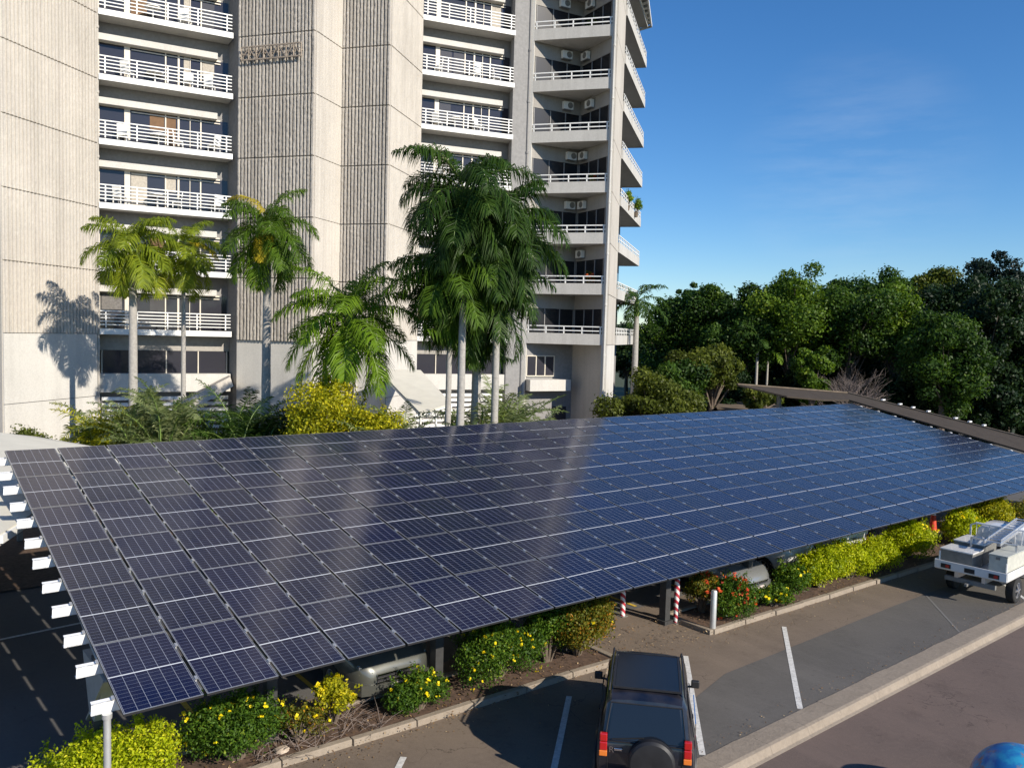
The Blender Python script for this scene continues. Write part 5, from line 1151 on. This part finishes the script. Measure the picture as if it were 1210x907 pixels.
# dry twigs in the bed
mb = MB(); r = random.Random(4)
for i in range(260):
    x = r.uniform(4.9, 7.2) if i < 180 else r.uniform(17, 21); y = r.uniform(12.2, 13.2); a = r.uniform(0, 6.3); L = r.uniform(.12, .45); e = r.uniform(0, 1.0)
    mb.tube([(x, y, .08), (x+math.cos(a)*L*.5, y+math.sin(a)*L*.5, .09+L*e*.5), (x+math.cos(a)*L, y+math.sin(a)*L, .09+L*e*.8)], [.006, .005, .002], 4, cap=False)
tag(mb.build('dry_twigs', 'twig'), 'tangle of dry grey twigs on the bare soil', 'twigs', kind='stuff')
# ---- balcony furniture and plants
def chair():
    t = thing('balcony_chair', 'x', 'chair'); MB().box((0, 0, .42), (.46, .46, .05)).build('seat', 'white', t, bevel=.01); MB().box((0, .22, .70), (.46, .04, .5), rx=-.12).build('backrest', 'white', t, bevel=.01)
    for a in (-.2, .2):
        for b in (-.2, .2): MB().box((a, b, .2), (.04, .04, .4)).build('leg', 'white', t)
    return t
def table():
    t = thing('balcony_table', 'x', 'table'); MB().lathe((0, 0, .68), (0, 0, 1), [(0, .40), (.04, .40)], 20).build('table_top', 'white', t); MB().tube([(0, 0, 0), (0, 0, .68)], .04, 8).build('leg', 'white', t); return t
ch0 = chair(); tb0 = table(); used = [0, 0]
FLN = {1: 'lowest railed', 2: 'second railed', 3: 'third railed', 4: 'fourth railed', 5: 'fifth railed', 6: 'sixth railed', 0: 'bottom railed'}
for (F0, F1, side) in ((V2(9.12, 43.02), V2(15.10, 41.86), 'left'), (V2(25.12, 40.0), V2(30.50, 38.38), 'middle')):
    d = (F1-F0).normalized(); nin = V2(-d.y, d.x)
    for k in range(1, 6):
        for s, what, pos in ((.18, 'c', 'left chair'), (.42, 't', 'table'), (.62, 'c', 'chair right of the table'), (.85, 'c', 'right hand chair')):
            if rnd.random() < .25: continue
            q = F0.lerp(F1, s+rnd.uniform(-.04, .04))+nin*rnd.uniform(.5, .9); loc = (q.x, q.y, ZK(k)+.225); rz = rnd.uniform(0, 6.28)
            if what == 'c': t = ch0 if used[0] == 0 else copy_tree(ch0); used[0] += 1
            else: t = tb0 if used[1] == 0 else copy_tree(tb0); used[1] += 1
            t.location = loc; t.rotation_euler = (0, 0, rz)
            t['label'] = 'white %s on the %s side balcony, %s level above the windows' % (pos, side, {1: 'first', 2: 'second', 3: 'third', 4: 'fourth', 5: 'fifth'}[k]); t['group'] = 'white furniture on the balconies'
def bplant(label, x, y, depth, k, rx, h, mat, n, seed, dz=.2, fl=0, fm='redflower'):
    p = at(x, y, depth); t = shrub(label, (p.x, p.y, ZK(k)+dz), rx, rx*.8, h, mat, n, .11, seed, fl, fm, group='plants on the corner balconies', name='potted_plant', cat='plant', ncl=10, z0=.35, fsize=.12)
    MB().lathe((0, 0, .0), (0, 0, 1), [(0, .14), (.32, .2), (.33, .17)], 14).build('pot', 'tan', t, smooth=True)
bplant('bushy dark plant at the left of the top visible corner balcony', 628, 18, 50.2, 6, .75, 1.5, 'tree', 2200, 401)
bplant('dark leafy plant right of centre on the top visible corner balcony', 702, 14, 49.4, 6, .6, 1.7, 'tree', 1800, 402)
bplant('pale green leafy plant on the corner balcony three levels below the top', 640, 205, 50.2, 3, .7, 1.35, 'palm', 1800, 403)
bplant('potted red flowers on the corner balcony three levels below the top', 700, 207, 49.2, 3, .3, 1.0, 'rust', 500, 404, fl=14)
bplant('potted red flowers on the corner balcony second from the bottom', 697, 325, 49.2, 1, .35, 1.25, 'rust', 600, 405, fl=18)
bplant('trailing green plant at the flank balcony against the sky', 742, 222, 56.0, 3, .45, 1.3, 'palm', 900, 406)
bplant('spiky plant at the end of a flank balcony against the sky', 752, 235, 59, 3, .5, 1.3, 'palm', 900, 407)
